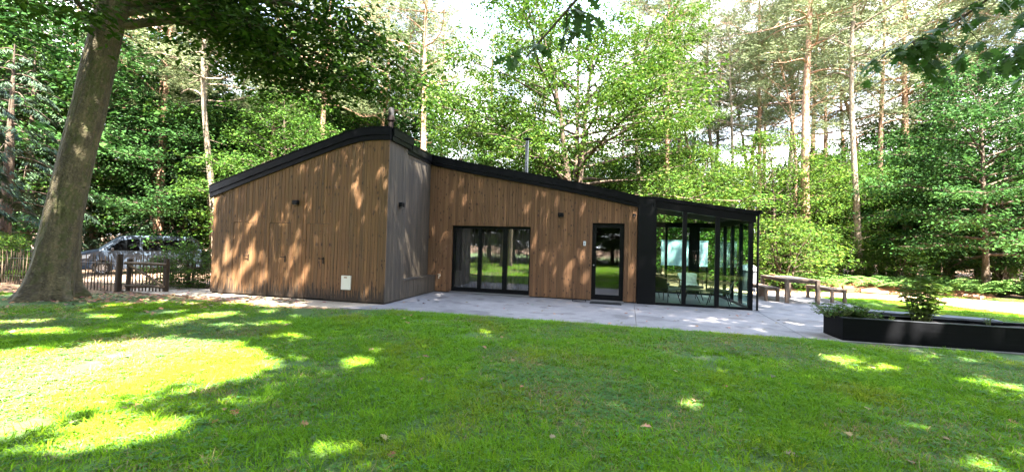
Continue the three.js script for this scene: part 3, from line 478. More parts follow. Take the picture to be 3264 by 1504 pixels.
// ---------------------------------------------------------------- van
function van(paint, label, pos, turn) {
  const v = thing('parked_van', label, 'van', pos, turn), belt = 1.22, H = 1.96;
  const tumble = (g) => { const p = g.attributes.position; for (let i = 0; i < p.count; i++) { const y = p.getY(i), x = p.getX(i); let k = 1; if (y > belt) k -= 0.17 * Math.pow((y - belt) / (H - belt), 1.3); if (x > 1.9) k -= 0.16 * Math.pow((x - 1.9) / 0.6, 2); if (x < -2.25) k -= 0.05 * (-2.25 - x) / 0.2; p.setZ(i, p.getZ(i) * k); } g.computeVertexNormals(); return g; };
  const sh = new THREE.Shape(); sh.moveTo(-2.38, 0.36); sh.lineTo(-1.92, 0.32); sh.absarc(-1.5, 0.36, 0.42, Math.PI, 0, true); sh.lineTo(1.13, 0.30); sh.absarc(1.55, 0.36, 0.42, Math.PI, 0, true); sh.lineTo(2.36, 0.30); sh.quadraticCurveTo(2.47, 0.4, 2.46, 0.66); sh.quadraticCurveTo(2.45, 0.93, 2.28, 1.02); sh.quadraticCurveTo(2.0, 1.14, 1.62, 1.20); sh.lineTo(0.98, 1.80); sh.quadraticCurveTo(0.82, 1.93, 0.45, 1.95); sh.quadraticCurveTo(-0.9, 1.99, -2.0, 1.95); sh.quadraticCurveTo(-2.24, 1.93, -2.32, 1.72); sh.lineTo(-2.44, 1.1); sh.lineTo(-2.46, 0.6); sh.closePath();
  const ex = (s, d, b, z) => new THREE.ExtrudeGeometry(s, { depth: d, bevelEnabled: b > 0, bevelSize: b, bevelThickness: b, bevelSegments: 4, curveSegments: 14 }).translate(0, 0, z);
  part('body', tumble(ex(sh, 1.76, 0.055, -0.88)), paint, v);
  const dark = phy({ color: rgb(0.003, 0.0035, 0.004), roughness: 0.05, specularIntensity: 0.18 }), lamp = phy({ color: rgb(0.55, 0.58, 0.6), roughness: 0.12, clearcoat: 1 }), plast = std({ color: rgb(0.02, 0.02, 0.022), roughness: 0.6 });
  const poly = (p) => { const s = new THREE.Shape(); p.forEach(([x, y], i) => (i ? s.lineTo(x, y) : s.moveTo(x, y))); return s; };
  for (const sd of [1, -1]) {
    const zz = sd > 0 ? 0.932 : -0.942; part('side_window', tumble(ex(poly([[1.42, 1.25], [0.92, 1.73], [0.70, 1.80], [0.20, 1.82], [0.20, 1.24]]), 0.01, 0.004, zz)), dark, v); part('side_window', tumble(ex(poly([[0.06, 1.24], [0.06, 1.82], [-2.0, 1.80], [-2.12, 1.70], [-2.18, 1.26]]), 0.01, 0.004, zz)), dark, v);
    part('mirror', [rbox(0.10, 0.17, 0.20, 0.04, 1.22, 1.30, sd * 1.06)], plast, v);
    part('headlight', tumble(ex(poly([[2.40, 0.80], [2.28, 0.97], [1.98, 1.04], [2.05, 0.86]]), 0.03, 0.006, sd > 0 ? 0.915 : -0.945)), lamp, v);
    part('door_handle', rbox(0.16, 0.03, 0.03, 0.01, 0.32, 1.08, sd * 0.95), plast, v);
    for (const x of [-1.5, 1.55]) {
      const w = part('wheel', new THREE.TorusGeometry(0.255, 0.085, 14, 30).scale(1, 1, 1.25).translate(x, 0.335, sd * 0.83), M.rubber, v); const rim = [cyl(0.06, 0.06, 0.04, 0, 0, 0, 14).rotateX(Math.PI / 2), new THREE.TorusGeometry(0.205, 0.018, 8, 30)]; for (let k = 0; k < 10; k++) rim.push(box(0.03, 0.17, 0.03, 0, 0.11, 0).rotateZ((k * Math.PI) / 5)); part('rim', merge(rim).translate(x, 0.335, sd * 0.90), std({ color: rgb(0.42, 0.43, 0.44), metalness: 0.7, roughness: 0.35 }), w);
    }
  }
  const ws = (w0, w1, x0, y0, x1, y1) => geo([x0, y0, -w0, x0, y0, w0, x1, y1, w1, x1, y1, -w1], [0, 1, 2, 0, 2, 3]);
  part('windscreen', ws(0.80, 0.70, 1.61, 1.235, 1.01, 1.795), dark, v); part('grille', [rbox(0.04, 0.10, 1.0, 0.01, 2.50, 0.84, 0), rbox(0.04, 0.20, 1.3, 0.02, 2.50, 0.48, 0)], plast, v); part('number_plate', rbox(0.012, 0.11, 0.50, 0.004, 2.525, 0.62, 0), std({ color: rgb(0.7, 0.7, 0.66), roughness: 0.5 }), v);
  return v;
}
{
  const a = (48 * Math.PI) / 180, fx = -Math.cos(a), fz = Math.sin(a), turn = Math.atan2(-fz, fx);
  // the near front wheel stands at about (-19.6, -20.4)
  const nx = Math.sin(a), nz = Math.cos(a), w = V(-20.5, 0, -20.5);
  const c = V(w.x - fx * 1.55 - nx * 0.83, 0, w.z - fz * 1.55 - nz * 0.83);
  van(phy({ color: rgb(0.042, 0.058, 0.080), roughness: 0.3, specularIntensity: 0.5, clearcoat: 0.25, clearcoatRoughness: 0.05 }), 'grey-blue van parked behind the paling fence', V(c.x, groundY(c.x, c.z) + 0.01, c.z), turn);
  const d = V(-14.6, 0, -25.6); van(phy({ color: rgb(0.3, 0.31, 0.32), roughness: 0.3 }), 'pale vehicle mostly hidden behind the left corner of the house', V(d.x, groundY(d.x, d.z) + 0.01, d.z), Math.PI - 0.15);
}
// ---------------------------------------------------------------- trees: leaves cut from the unseen crowns to shape the sun patches
const sunS = CS * SUN.x + SN * SUN.z, sunT = SN * SUN.x - CS * SUN.z;
const patch = [[-9.5, -4.6], [-6.76, -5.47], [-5.9, -5.79], [-5.57, -6.5], [-4.55, -6.46], [-3.9, -6.21], [-2.9, -5.44], [-2.83, -4.95], [-2.95, -4.52], [-3.27, -4.25], [-3.57, -4.07], [-3.74, -3.78], [-3.98, -3.66], [-3.93, -3.43], [-3.88, -3.17], [-4.3, -2.2], [-6.5, -1.2], [-9.5, -1.0]];
const spots = [[7.5, -7.9, 0.55, 0.4], [6.9, -7.75, 0.3, 0.2], [-0.36, -7.37, 0.62, 0.34], [-0.9, -7.3, 0.38, 0.26], [-2.01, -5.49, 0.32, 0.26], [1.01, -3.44, 0.22, 0.2], [2.2, -3.66, 0.22, 0.2], [5.09, -5.78, 0.44, 0.27], [6.1, -5.21, 0.38, 0.26], [0.43, -6.35, 0.38, 0.26], [-2.77, -3.42, 0.38, 0.27], [-4.94, -7.5, 0.5, 0.26], [-6.09, -8.05, 0.5, 0.26], [-6.21, -7.54, 0.56, 0.26], [-4.4, -7.7, 0.38, 0.26], [-7.5, -6.57, 0.75, 0.34], [-3.48, -6.66, 0.44, 0.26], [-3.15, -3.3, 0.62, 0.34], [-5.97, -8.54, 0.38, 0.26], [-7.77, -7.78, 0.5, 0.26], [4.9, -6.26, 0.38, 0.26], [-5.5, -9.74, 0.75, 0.26], [-6.4, -9.95, 0.62, 0.26], [1.9, -4.3, 0.22, 0.2], [-1.3, -3.1, 0.5, 0.3], [3.6, -3.2, 0.22, 0.2], [5.9, -4.2, 0.22, 0.2], [-8.6, -7.2, 0.5, 0.3], [-7.0, -8.6, 0.4, 0.26]];
const n01 = (x, y, z) => Math.min(1, Math.max(0, 0.5 + 0.95 * perlin.noise(x, y, z)));
const trunkLight = [[-10.72, 2.25, -9.45, 0.24], [-10.6, 2.85, -9.46, 0.2], [-10.85, 1.75, -9.42, 0.14], [-10.35, 4.1, -9.48, 0.12]];
function keepLeaf(x, y, z) {
  for (const [a, b, c, r] of trunkLight) { const dx = x - a, dy = y - b, dz = z - c, k = dx * SUN.x + dy * SUN.y + dz * SUN.z; if (k > 1 && dx * dx + dy * dy + dz * dz - k * k < r * r * (1 + perlin.noise(dx * 3, 4, dz * 3))) return false; }
  const [s, t] = toHouse(x, z);
  let k = (9.3 - t) / -sunT, hy = y - SUN.y * k, hs = s - sunS * k;
  if (k > 0 && hy > -0.05 && hy < 4.6 && hs > -11 && hs < -5.4) {           // falls on the block front
    let T = hs < -7.5 ? 0.44 : hs < -7.0 ? 0.16 : 0.0; if (hy > 2.9) T *= 0.45;
    if (Math.hypot((hs + 6.25 - (hy - 2.7) * 0.12) / 0.22, (hy - 2.75) / 0.65) < 1 || Math.hypot((hs + 6.75) / 0.14, (hy - 3.6) / 0.3) < 1 || Math.hypot((hs + 6.1) / 0.15, (hy - 0.2) / 0.35) < 1 || Math.hypot((hs + 6.45) / 0.12, (hy - 3.75) / 0.3) < 1 || Math.hypot((hs + 7.0) / 0.12, (hy - 0.25) / 0.3) < 1) return false;
    return n01(hs * 3.6, hy * 1.7, 3.3) > T;
  }
  k = (s + 5.45) / sunS; hy = y - SUN.y * k; const ht2 = t - sunT * k;
  if (k > 0 && hy > -0.05 && hy < 4.6 && ht2 > 9.3 && ht2 < 12.43) return true;      // block side stays shaded
  k = (12.43 - t) / -sunT; hy = y - SUN.y * k; hs = s - sunS * k;
  if (k > 0 && hy > -0.05 && hy < 4.6 && hs > -5.5 && hs < 4.1) {
    const T = Math.hypot((hs + 0.9) / 0.5, (hy - 1.1) / 0.8) < 1 ? 0.22 : 0.0; return n01(hs * 3.6, hy * 1.8, 8.3) > T;
  }
  k = y / SUN.y; const gx = x - SUN.x * k, gz = z - SUN.z * k;
  const e = 0.16 * perlin.noise(gx * 2.3, 5, gz * 2.3);
  if (inPoly(patch, gx + e, gz + e)) return false;
  for (const p of spots) { const a = (gx - p[0]) / p[2], b = (gz - p[1]) / p[3]; if (a * a + b * b < 1 + 5 * e) return false; }
  const [gs, gt] = toHouse(gx, gz); let T = 0.05;
  if (gt > 8.5) T = gs > 3 ? 0.13 : 0.07;                                       // terrace
  if ((gs > 5 && gt > 17.0) || (gs > 9 && gt > 14.9) || (gs > 11 && gt > 14)) return false;                                       // clearing
  if (gs < -5 && gt > 5.4 && gt < 9.3) T = 0.2;
  if (gs < -4.3 && gt < 2.6) T = 0.42;
  if (gt < -3) T = 0.5;
  if (Math.hypot(gx + 11, gz + 9.4) < 2.4) T = 0.0; else if (gx < -12.5) T = 0.10;
  return n01(gx * 2.6, 1.7, gz * 3.2) > T;
}
const openTo = (x, y, z) => { const k = y / SUN.y, gx = x - SUN.x * k, gz = z - SUN.z * k; return inPoly(patch, gx, gz); };
// what lies under which leaves, seen along the sun
const SU = V(0, 1, 0).cross(SUN).normalize(), SV = SUN.clone().cross(SU), shadeMap = new Map(), cellKey = (x, y, z, a = 0, b = 0) => (Math.floor((x * SU.x + y * SU.y + z * SU.z) / 0.13) + a) * 100003 + Math.floor((x * SV.x + y * SV.y + z * SV.z) / 0.13) + b;
const keepNote = (x, y, z) => { if (!keepLeaf(x, y, z)) return false; const k = cellKey(x, y, z); shadeMap.set(k, (shadeMap.get(k) || 0) + 1); return true; };
const shaded = (x, y, z) => { let n = 0; for (let a = -1; a < 2; a++) for (let b = -1; b < 2; b++) n += (shadeMap.get(cellKey(x, y, z, a, b)) || 0); return n > 30; };
// leaf store: kite-shaped leaves folded along the midrib
class Leaves {
  constructor(cols, seed) { this.p = []; this.c = []; this.i = []; this.n = 0; this.R = RNG(seed); this.cols = cols; this.q = []; }
  leaf(x, y, z, L, w, dir, up, tint) {
    const R = this.R, sx = dir.y * up.z - dir.z * up.y, sy = dir.z * up.x - dir.x * up.z, sz = dir.x * up.y - dir.y * up.x, f = 0.18 * w, o = this.n;
    const m = 0.42 * L;
    this.p.push(x, y, z, x + dir.x * m + sx * w / 2 + up.x * f, y + dir.y * m + sy * w / 2 + up.y * f, z + dir.z * m + sz * w / 2 + up.z * f, x + dir.x * L, y + dir.y * L - 0.12 * L, z + dir.z * L, x + dir.x * m - sx * w / 2 + up.x * f, y + dir.y * m - sy * w / 2 + up.y * f, z + dir.z * m - sz * w / 2 + up.z * f);
    this.i.push(o, o + 1, o + 2, o, o + 2, o + 3); this.n += 4;
    const c = this.cols[Math.floor(R() * this.cols.length)], k = tint * (0.8 + 0.4 * R()); for (let q = 0; q < 4; q++) this.c.push(c[0] * k, c[1] * k, c[2] * k);
  }
  // flat spray of leaves round a point
  spray(p, r, count, L, w, keep, thick = 0.25, up0 = null) {
    const R = this.R, tint = 0.85 + 0.3 * R(), d = V(), u = V(), tx = (R() - 0.5) * 0.9, tz = (R() - 0.5) * 0.9;
    for (let i = 0; i < count; i++) {
      const a = R() * 6.283, q = Math.sqrt(R()) * r, x = p.x + Math.cos(a) * q, z = p.z + Math.sin(a) * q, y = p.y + (R() - 0.5) * r * thick * 2 + tx * (x - p.x) + tz * (z - p.z) - 0.12 * q * q / r;
      if (keep && !keep(x, y, z)) continue;
      const b = a + (R() - 0.5) * 2.2; d.set(Math.cos(b), -0.25 + (R() - 0.5) * 0.7, Math.sin(b)).normalize(); u.set((R() - 0.5) * 1.7, 1, (R() - 0.5) * 1.7).addScaledVector(d, -0).normalize(); u.addScaledVector(d, -u.dot(d)).normalize();
      const s = 0.5 + 0.9 * R(); this.leaf(x, y, z, L * s, w * s, d, u, tint);
    }
  }
  needles(p, r, count, L, w) {                                                  // pine tuft: thin blades pointing outward
    const R = this.R, tint = 0.8 + 0.4 * R(), d = V(), u = V();
    for (let i = 0; i < count; i++) {
      const a = R() * 6.283, e = R() * 2 - 0.75, q = Math.cbrt(R()) * r; d.set(Math.cos(a), e * 0.7 + 0.2, Math.sin(a)).normalize(); u.set(R() - 0.5, R() - 0.5, R() - 0.5).normalize(); u.addScaledVector(d, -u.dot(d)).normalize();
      this.leaf(p.x + d.x * q, p.y + d.y * q * 0.55, p.z + d.z * q, L * (0.7 + 0.6 * R()), w, d, u, tint);
    }
  }
  build() { return geo(this.p, this.i, null, this.c); }
}
const leafMat = (t = 0.4) => phy({ color: 0xffffff, vertexColors: true, roughness: 1, transmission: t, thickness: 0, ior: 1.4, specularIntensity: 0.15, side: THREE.DoubleSide });
const LM = leafMat(0.30), LMdark = std({ color: 0xffffff, vertexColors: true, roughness: 0.8, side: THREE.DoubleSide });
const GREEN = [[0.0312, 0.0743, 0.0079], [0.0402, 0.0868, 0.0085], [0.0234, 0.0606, 0.0079], [0.048, 0.0937, 0.0105]];
const LIME = [[0.0585, 0.1058, 0.0091], [0.0718, 0.1172, 0.0118], [0.0466, 0.093, 0.0084], [0.0824, 0.123, 0.0143]];
const DEEP = [[0.0198, 0.057, 0.0105], [0.026, 0.0683, 0.0129], [0.0161, 0.0481, 0.0105], [0.0321, 0.0759, 0.014]];
const YEW = [[0.018, 0.042, 0.016], [0.024, 0.052, 0.018], [0.014, 0.034, 0.014], [0.032, 0.066, 0.020]];
const PINE = [[0.120, 0.152, 0.048], [0.140, 0.172, 0.056], [0.100, 0.132, 0.044], [0.165, 0.185, 0.075]];
const barkTex = (a, b, su, sv, seed, rx, ry) => texture(256, 512, (u, v) => { const k = 0.5 * tn(u, v, su, sv, seed) + 0.3 * tn(u, v, su * 3, sv * 3, seed + 1) + 0.2 * tn(u, v, 6, 6, seed + 2); return [lerp(a[0], b[0], k), lerp(a[1], b[1], k), lerp(a[2], b[2], k)]; }, true, rx, ry);
const barkBump = texture(256, 512, (u, v) => 255 * Math.pow(0.6 * tn(u, v, 16, 14, 201) + 0.4 * tn(u, v, 44, 40, 202), 1.3), false, 1.2, 0.7);
const barkPine = std({ map: barkTex([116, 84, 62], [206, 164, 134], 14, 12, 210, 1.2, 0.7), roughness: 0.95, bumpMap: barkBump, bumpScale: 0.03 });
const barkGrey = std({ map: barkTex([84, 72, 58], [172, 152, 128], 12, 16, 220, 1.2, 0.7), roughness: 0.95, bumpMap: barkBump, bumpScale: 0.03 });
const barkDark = std({ map: barkTex([46, 36, 28], [102, 84, 64], 12, 16, 230, 1.2, 0.7), roughness: 0.95, bumpMap: barkBump, bumpScale: 0.02 });

// a broad-leaved tree: trunk, limbs, side twigs carrying layered sprays
function broadleaf(o) {
  const R = RNG(o.seed), wood = [], lv = new Leaves(o.cols, o.seed + 1), h = o.h, stems = o.stems || 1;
  const trunkAt = []; const sprays = [];
  for (let s = 0; s < stems; s++) {
    const a0 = R() * 6.28, lean = (stems > 1 ? 0.10 + 0.10 * R() : 0.03) * h, pts = [], rad = [];
    for (let i = 0; i <= 7; i++) { const f = i / 7; pts.push(V(Math.cos(a0) * lean * f * f + (stems > 1 ? Math.cos(a0) * 0.15 : 0) + 0.14 * perlin.noise(f * 3, o.seed, s), h * 0.93 * f, Math.sin(a0) * lean * f * f + (stems > 1 ? Math.sin(a0) * 0.15 : 0) + 0.14 * perlin.noise(f * 3, o.seed, s + 9))); rad.push(o.tr * (1 - 0.88 * f) * (f === 0 ? 1.3 : 1)); }
    wood.push(tube(pts, rad, 8, 0.1, o.seed)); trunkAt.push(pts);
  }
  for (let i = 0; i < o.limbs; i++) {
    const f = o.base + (0.98 - o.base) * ((i + R() * 0.8) / o.limbs), tk = trunkAt[i % stems], ff = f * 7, k = Math.min(6, Math.floor(ff)), st = tk[k].clone().lerp(tk[k + 1], ff - k);
    const c = (f - o.base) / (1 - o.base), env = Math.pow(Math.sin(Math.PI * Math.min(1, 0.16 + 0.84 * Math.pow(c, o.fat ?? 0.75))), 0.7) * (0.78 + 0.4 * R()), len = Math.max(0.5, o.r * env), az = i * 2.399 + R() * 0.9, rise = lerp(0.05, 0.95, c) + (R() - 0.5) * 0.25;
    const dir = V(Math.cos(az), rise, Math.sin(az)).normalize(), pts = []; for (let j = 0; j <= 4; j++) { const q = j / 4; pts.push(st.clone().addScaledVector(dir, len * q).add(V(0, -(o.droop ?? 0.12) * len * q * q, 0)).add(V(perlin.noise(q * 3, i, 1), 0.5 * perlin.noise(q * 3, i, 2), perlin.noise(q * 3, i, 3)).multiplyScalar(0.1 * len * q))); }
    const r0 = o.tr * (1 - 0.85 * f) * 0.6; wood.push(tube(pts, pts.map((_, j) => Math.max(0.006, r0 * (1 - 0.85 * j / 4))), 5));
    const nt = Math.max(2, Math.round(len / (o.step ?? 0.55)));
    for (let m = 0; m < nt; m++) {
      const q = 0.28 + 0.72 * ((m + R() * 0.6) / nt), jj = Math.min(3, Math.floor(q * 4)), b = pts[jj].clone().lerp(pts[jj + 1], q * 4 - jj), sd = m % 2 ? 1 : -1, ta = az + sd * (0.5 + 0.7 * R()), tl = len * (0.16 + 0.30 * R()) * (1.15 - q * 0.5);
      const e = b.clone().add(V(Math.cos(ta) * tl, tl * (0.22 * R() - 0.02), Math.sin(ta) * tl)); wood.push(tube([b, b.clone().lerp(e, 0.5).add(V(0, 0.04 * tl, 0)), e], [Math.max(0.005, r0 * 0.3), Math.max(0.004, r0 * 0.2), 0.003], 4));
      const ns = Math.max(1, Math.round(tl / 0.55)); for (let n = 1; n <= ns; n++) sprays.push(b.clone().lerp(e, n / ns));
    }
    sprays.push(pts[4]);
  }
  const per = o.per ?? 34; for (const p of sprays) lv.spray(p, (o.sr ?? 0.55) * (0.75 + 0.5 * R()), Math.round(per * (0.6 + 0.8 * R())), o.leaf, o.leaf * (o.lw ?? 0.62), o.keep, o.thick ?? 0.42);
  return { wood: merge(wood), leaves: lv.build() };
}
function pineTree(seed, h, crownFrom, lean, bend, tr, bark) {
  const R = RNG(seed), wood = [], lv = new Leaves(PINE, seed + 3), pts = [], rad = []; const a = R() * 6.28;
  for (let i = 0; i <= 14; i++) { const f = i / 14; pts.push(V(lean * f * h * 0.12 + bend * Math.sin(f * 5 + a) * f * 0.8, h * f * 0.97, bend * Math.cos(f * 4 + a) * f * 0.5)); rad.push(tr * (1.15 - 0.95 * f)); }
  wood.push(tube(pts, rad, 10, 0.12, seed));
  const at = (f) => { const q = Math.min(13.999, f * 14), k = Math.floor(q); return pts[k].clone().lerp(pts[k + 1], q - k); };
  for (let i = 0; i < 10; i++) { const f = 0.2 + (crownFrom - 0.2) * R(), s = at(f), z = R() * 6.28, l = 0.3 + R() * 1.4; wood.push(tube([s, s.clone().add(V(Math.cos(z) * l, -0.1 * l + 0.2 * R(), Math.sin(z) * l))], [0.022, 0.006], 4)); }   // dead stubs
  const nb = 36; for (let i = 0; i < nb; i++) {
    const f = crownFrom + (0.99 - crownFrom) * Math.pow((i + R()) / nb, 0.9), s = at(f), c = (f - crownFrom) / (1 - crownFrom), az = i * 2.4 + R(), len = (1.7 + 2.6 * Math.sin(Math.PI * (0.2 + 0.72 * c))) * (0.55 + 0.7 * R()), rise = 0.12 + 0.5 * c + (R() - 0.5) * 0.4, bp = [];
    for (let j = 0; j <= 4; j++) { const q = j / 4; bp.push(s.clone().add(V(Math.cos(az + 0.4 * q) * len * q, rise * len * q + 0.25 * Math.sin(q * 4 + i), Math.sin(az + 0.4 * q) * len * q))); } wood.push(tube(bp, bp.map((_, j) => 0.055 * (1.1 - 0.9 * j / 4) * (1.2 - c * 0.6)), 5));
    for (let j = 0; j < 5; j++) { const q = 0.45 + 0.55 * (j / 4), k = Math.min(3, Math.floor(q * 4)), b = bp[k].clone().lerp(bp[k + 1], q * 4 - k), e = b.clone().add(V((R() - 0.5) * 1.5, 0.15 + R() * 0.35, (R() - 0.5) * 1.5)); wood.push(tube([b, e], [0.016, 0.006], 3)); lv.needles(e, 0.55 + 0.25 * R(), 90, 0.24, 0.028); lv.needles(b.lerp(e, 0.4).add(V(0, 0.15, 0)), 0.45, 50, 0.22, 0.028); }
  }
  return { wood: merge(wood), leaves: lv.build() };
}
function yewTree(seed, h, r, cols) {
  const R = RNG(seed), wood = [tube([V(0, 0, 0), V(0.1, h * 0.5, 0.05), V(0, h, 0)], [0.24, 0.15, 0.02], 8, 0.15, seed)], lv = new Leaves(cols, seed + 5), d = V(), u = V();
  for (let y = 0.7, i = 0; y < h; y += 0.14 + 0.06 * R(), i++) {
    const c = y / h, len = r * Math.pow(1 - c, 0.65) * (0.7 + 0.5 * R()) + 0.2, az = i * 2.4 + R() * 0.6, pts = []; for (let j = 0; j <= 4; j++) { const q = j / 4; pts.push(V(Math.cos(az) * len * q, y + 0.25 * len * q - 0.62 * len * q * q, Math.sin(az) * len * q)); } wood.push(tube(pts, [0.03, 0.025, 0.018, 0.012, 0.005], 4));
    const n = Math.round(len * 95); for (let k = 0; k < n; k++) {
      const q = 0.15 + 0.85 * Math.sqrt(R()), jj = Math.min(3, Math.floor(q * 4)), b = pts[jj].clone().lerp(pts[jj + 1], q * 4 - jj), sd = R() < 0.5 ? 1 : -1, w = R() * 0.5 * len * (1.1 - q) + 0.06, a2 = az + sd * 1.1; b.x += Math.cos(a2) * w; b.z += Math.sin(a2) * w; b.y -= 0.35 * w + R() * 0.12;
      const a3 = a2 + (R() - 0.5) * 1.4; d.set(Math.cos(a3), -0.45 - R() * 0.5, Math.sin(a3)).normalize(); u.set((R() - 0.5) * 0.8, 1, (R() - 0.5) * 0.8); u.addScaledVector(d, -u.dot(d)).normalize(); lv.leaf(b.x, b.y, b.z, 0.16 + 0.12 * R(), 0.05, d, u, 0.75 + 0.5 * R());
    }
  }
  return { wood: merge(wood), leaves: lv.build() };
}
function plantTree(name, made, bark, lm, label, cat, x, z, turn = 0, scale = 1, group) {
  const o = thing(name, label, cat, V(x, groundY(x, z) - 0.03, z), turn, group); part('trunk', made.wood, bark, o); const c = part('crown', made.leaves, lm, o); c.userData.kind = 'stuff'; if (typeof scale === 'number') o.scale.setScalar(scale); else o.scale.set(...scale); return o;
}
const again = (o, x, z, turn, scale, label, group) => copyOf(o, V(x, groundY(x, z) - 0.03, z), turn, label, group, scale);

// ---- the great tree on the left: leaning trunk with root flare, crown overhead, boughs hanging over the roof
const texBeech = texture(512, 1024, (u, v) => {
  const a = tn(u, v, 40, 8, 301), b = tn(u, v, 18, 14, 302), c = tn(u, v, 150, 110, 303), k = 0.35 * a + 0.25 * b + 0.4 * c, moss = sstep(0.42, 0.72, 0.5 * tn(u, v, 11, 4, 305) + 0.5 * tn(u, v, 50, 36, 306)), pale_ = tn(u, v, 34, 40, 307) > 0.88 ? tn(u, v, 120, 120, 308) : 0;
  return [lerp(lerp(44, 104, k), 58, moss * 0.7) + 24 * pale_, lerp(lerp(38, 94, k), 62, moss * 0.7) + 24 * pale_, lerp(lerp(26, 64, k), 24, moss * 0.7) + 20 * pale_];
}, true, 0.42, 0.33);
const barkBeech = std({ map: texBeech, roughness: 0.9, bumpMap: texture(256, 512, (u, v) => 255 * (0.5 * tn(u, v, 34, 10, 311) + 0.3 * tn(u, v, 70, 40, 312) + 0.2 * tn(u, v, 120, 160, 313)), false, 0.42, 0.33), bumpScale: 0.07 });
{
  const T = thing('great_tree', 'huge leaning trunk with spreading roots and drooping boughs, far left', 'tree', V(-11.05, 0, -9.8), 0);
  const key = interp([[0, 0], [2.66, 0.37], [6.69, 1.11], [10, 1.8], [17, 3.0]]), rk = interp([[0, 0.56], [0.35, 0.46], [0.9, 0.39], [1.8, 0.345], [3, 0.32], [6.7, 0.30], [9, 0.30], [13, 0.18], [17, 0.05]]);
  const pos = [], uv = [], idx = [], rs = 72, ny = 130; for (let j = 0; j <= ny; j++) { const q = j / ny, y = q < 0.4 ? (q / 0.4) * 2.2 - 0.15 : 2.05 + ((q - 0.4) / 0.6) * 14.9, cx = key(Math.max(0, y)), r0 = rk(Math.max(0, y)); for (let i = 0; i <= rs; i++) { const f = (i / rs) * 6.2832, fl = Math.exp(-Math.max(0, y) * 1.9), r = r0 * (1 + 0.34 * fl * Math.max(-0.4, Math.sin(f * 5 + 0.6 * Math.sin(f * 2))) + 0.07 * perlin.noise(Math.cos(f) * 1.6, y * 0.8, Math.sin(f) * 1.6) + 0.035 * perlin.noise(Math.cos(f) * 7, y * 1.3, Math.sin(f) * 7) + 0.10 * fl * perlin.noise(Math.cos(f) * 4, y * 4, Math.sin(f) * 4)); pos.push(cx + Math.cos(f) * r, y, Math.sin(f) * r); uv.push((i / rs) * 2.4, y); if (i < rs && j < ny) { const a = j * (rs + 1) + i; idx.push(a, a + rs + 1, a + 1, a + 1, a + rs + 1, a + rs + 2); } } }
  part('trunk', geo(pos, idx, uv), barkBeech, T);
  const wood = [], lv = new Leaves(GREEN, 4001), R = RNG(4000), O = V(-11.05, 0, -9.8), keep = (x, y, z) => keepNote(x + O.x, y + O.y, z + O.z);
  const bough = (f, e, sag, n, per, r0 = 0.11, keepF = keep, sr = 0.62) => {
    const s = V(key(f), f, 0), pts = []; for (let j = 0; j <= 6; j++) { const q = j / 6; pts.push(s.clone().lerp(e, q).add(V(0, sag * 4 * q * (1 - q) + 0, 0)).add(V(perlin.noise(q * 3, f, 1), perlin.noise(q * 3, f, 2), perlin.noise(q * 3, f, 3)).multiplyScalar(0.5 * q))); } if (keepF === keep && pts.some((p) => openTo(p.x + O.x, p.y, p.z + O.z))) return; wood.push(tube(pts, pts.map((_, j) => r0 * (1.05 - j / 6)), 6, 0.1, f));
    for (let k = 0; k < n; k++) { const q = 0.3 + 0.7 * R(), jj = Math.min(5, Math.floor(q * 6)), b = pts[jj].clone().lerp(pts[jj + 1], q * 6 - jj), l = 0.5 + 1.3 * R(), a = R() * 6.28, t = b.clone().add(V(Math.cos(a) * l, -0.25 - 0.6 * R(), Math.sin(a) * l)); wood.push(tube([b, b.clone().lerp(t, 0.5).add(V(0, 0.1, 0)), t], [0.018, 0.012, 0.004], 4)); for (let m = 0; m < 3; m++) lv.spray(b.clone().lerp(t, 0.35 + 0.32 * m), sr, per, 0.17, 0.10, keepF, 0.3); }
  };
  // hanging boughs seen against the woods, in the shade of the crown
  const L = (x, y, z) => V(x - O.x, y, z - O.z), all = () => true;
  bough(6.6, L(-4.2, 6.2, -12.6), 0.9, 30, 26, 0.11, all); bough(7.2, L(-3.2, 6.9, -13.4), 1.2, 30, 26, 0.12, all); bough(6.9, L(-5.8, 5.6, -12.2), 1.2, 26, 26, 0.1, all); bough(8.2, L(-4.6, 8.2, -12.8), 1.2, 34, 26, 0.13, all); bough(7.8, L(-6.8, 7.0, -13.2), 1.3, 26, 24, 0.1, all); bough(7.6, L(-8.2, 7.4, -13), 0.8, 18, 22, 0.1, all); bough(6.4, L(-9.9, 6.2, -7.6), 0.4, 8, 18, 0.07, all, 0.5);
  for (let i = 0; i < 46; i++) { const f = 8 + (i / 46) * 8, a = i * 2.4 + R(), l = (4.6 + 3.6 * R()) * (1 - 0.45 * (i / 46)), e = V(key(f) + 1.8 + Math.cos(a) * l, f + 1.0 + R() * 2.2, 1.2 + Math.sin(a) * l); bough(f, e, 0.5, 15, 26, 0.10, keep, 0.8); }
  part('limbs', merge(wood), barkBeech, T); part('crown', lv.build(), LM, T).userData.kind = 'stuff';
}
// ---- oaks standing behind the photographer; their crowns shade the lawn, a few low branches reach into view
function oakLeafGeo() {
  const s = new THREE.Shape(), half = [[0.0, 0], [0.006, 0.02], [0.03, 0.035], [0.026, 0.05], [0.062, 0.062], [0.058, 0.078], [0.03, 0.088], [0.034, 0.10], [0.078, 0.116], [0.070, 0.135], [0.032, 0.138], [0.034, 0.150], [0.055, 0.172], [0.040, 0.180], [0.018, 0.178], [0.012, 0.195], [0.0, 0.21]];
  half.forEach(([x, y], i) => (i ? s.lineTo(x, y) : s.moveTo(x, y))); for (const [x, y] of [...half].reverse().slice(1, -1)) s.lineTo(-x, y); const g = new THREE.ShapeGeometry(s); g.rotateX(-Math.PI / 2); const p = g.attributes.position; for (let i = 0; i < p.count; i++) p.setY(i, 0.22 * Math.abs(p.getX(i)) + 0.9 * p.getZ(i) * p.getZ(i) * -1); g.computeVertexNormals(); g.deleteAttribute('uv'); return g;
}
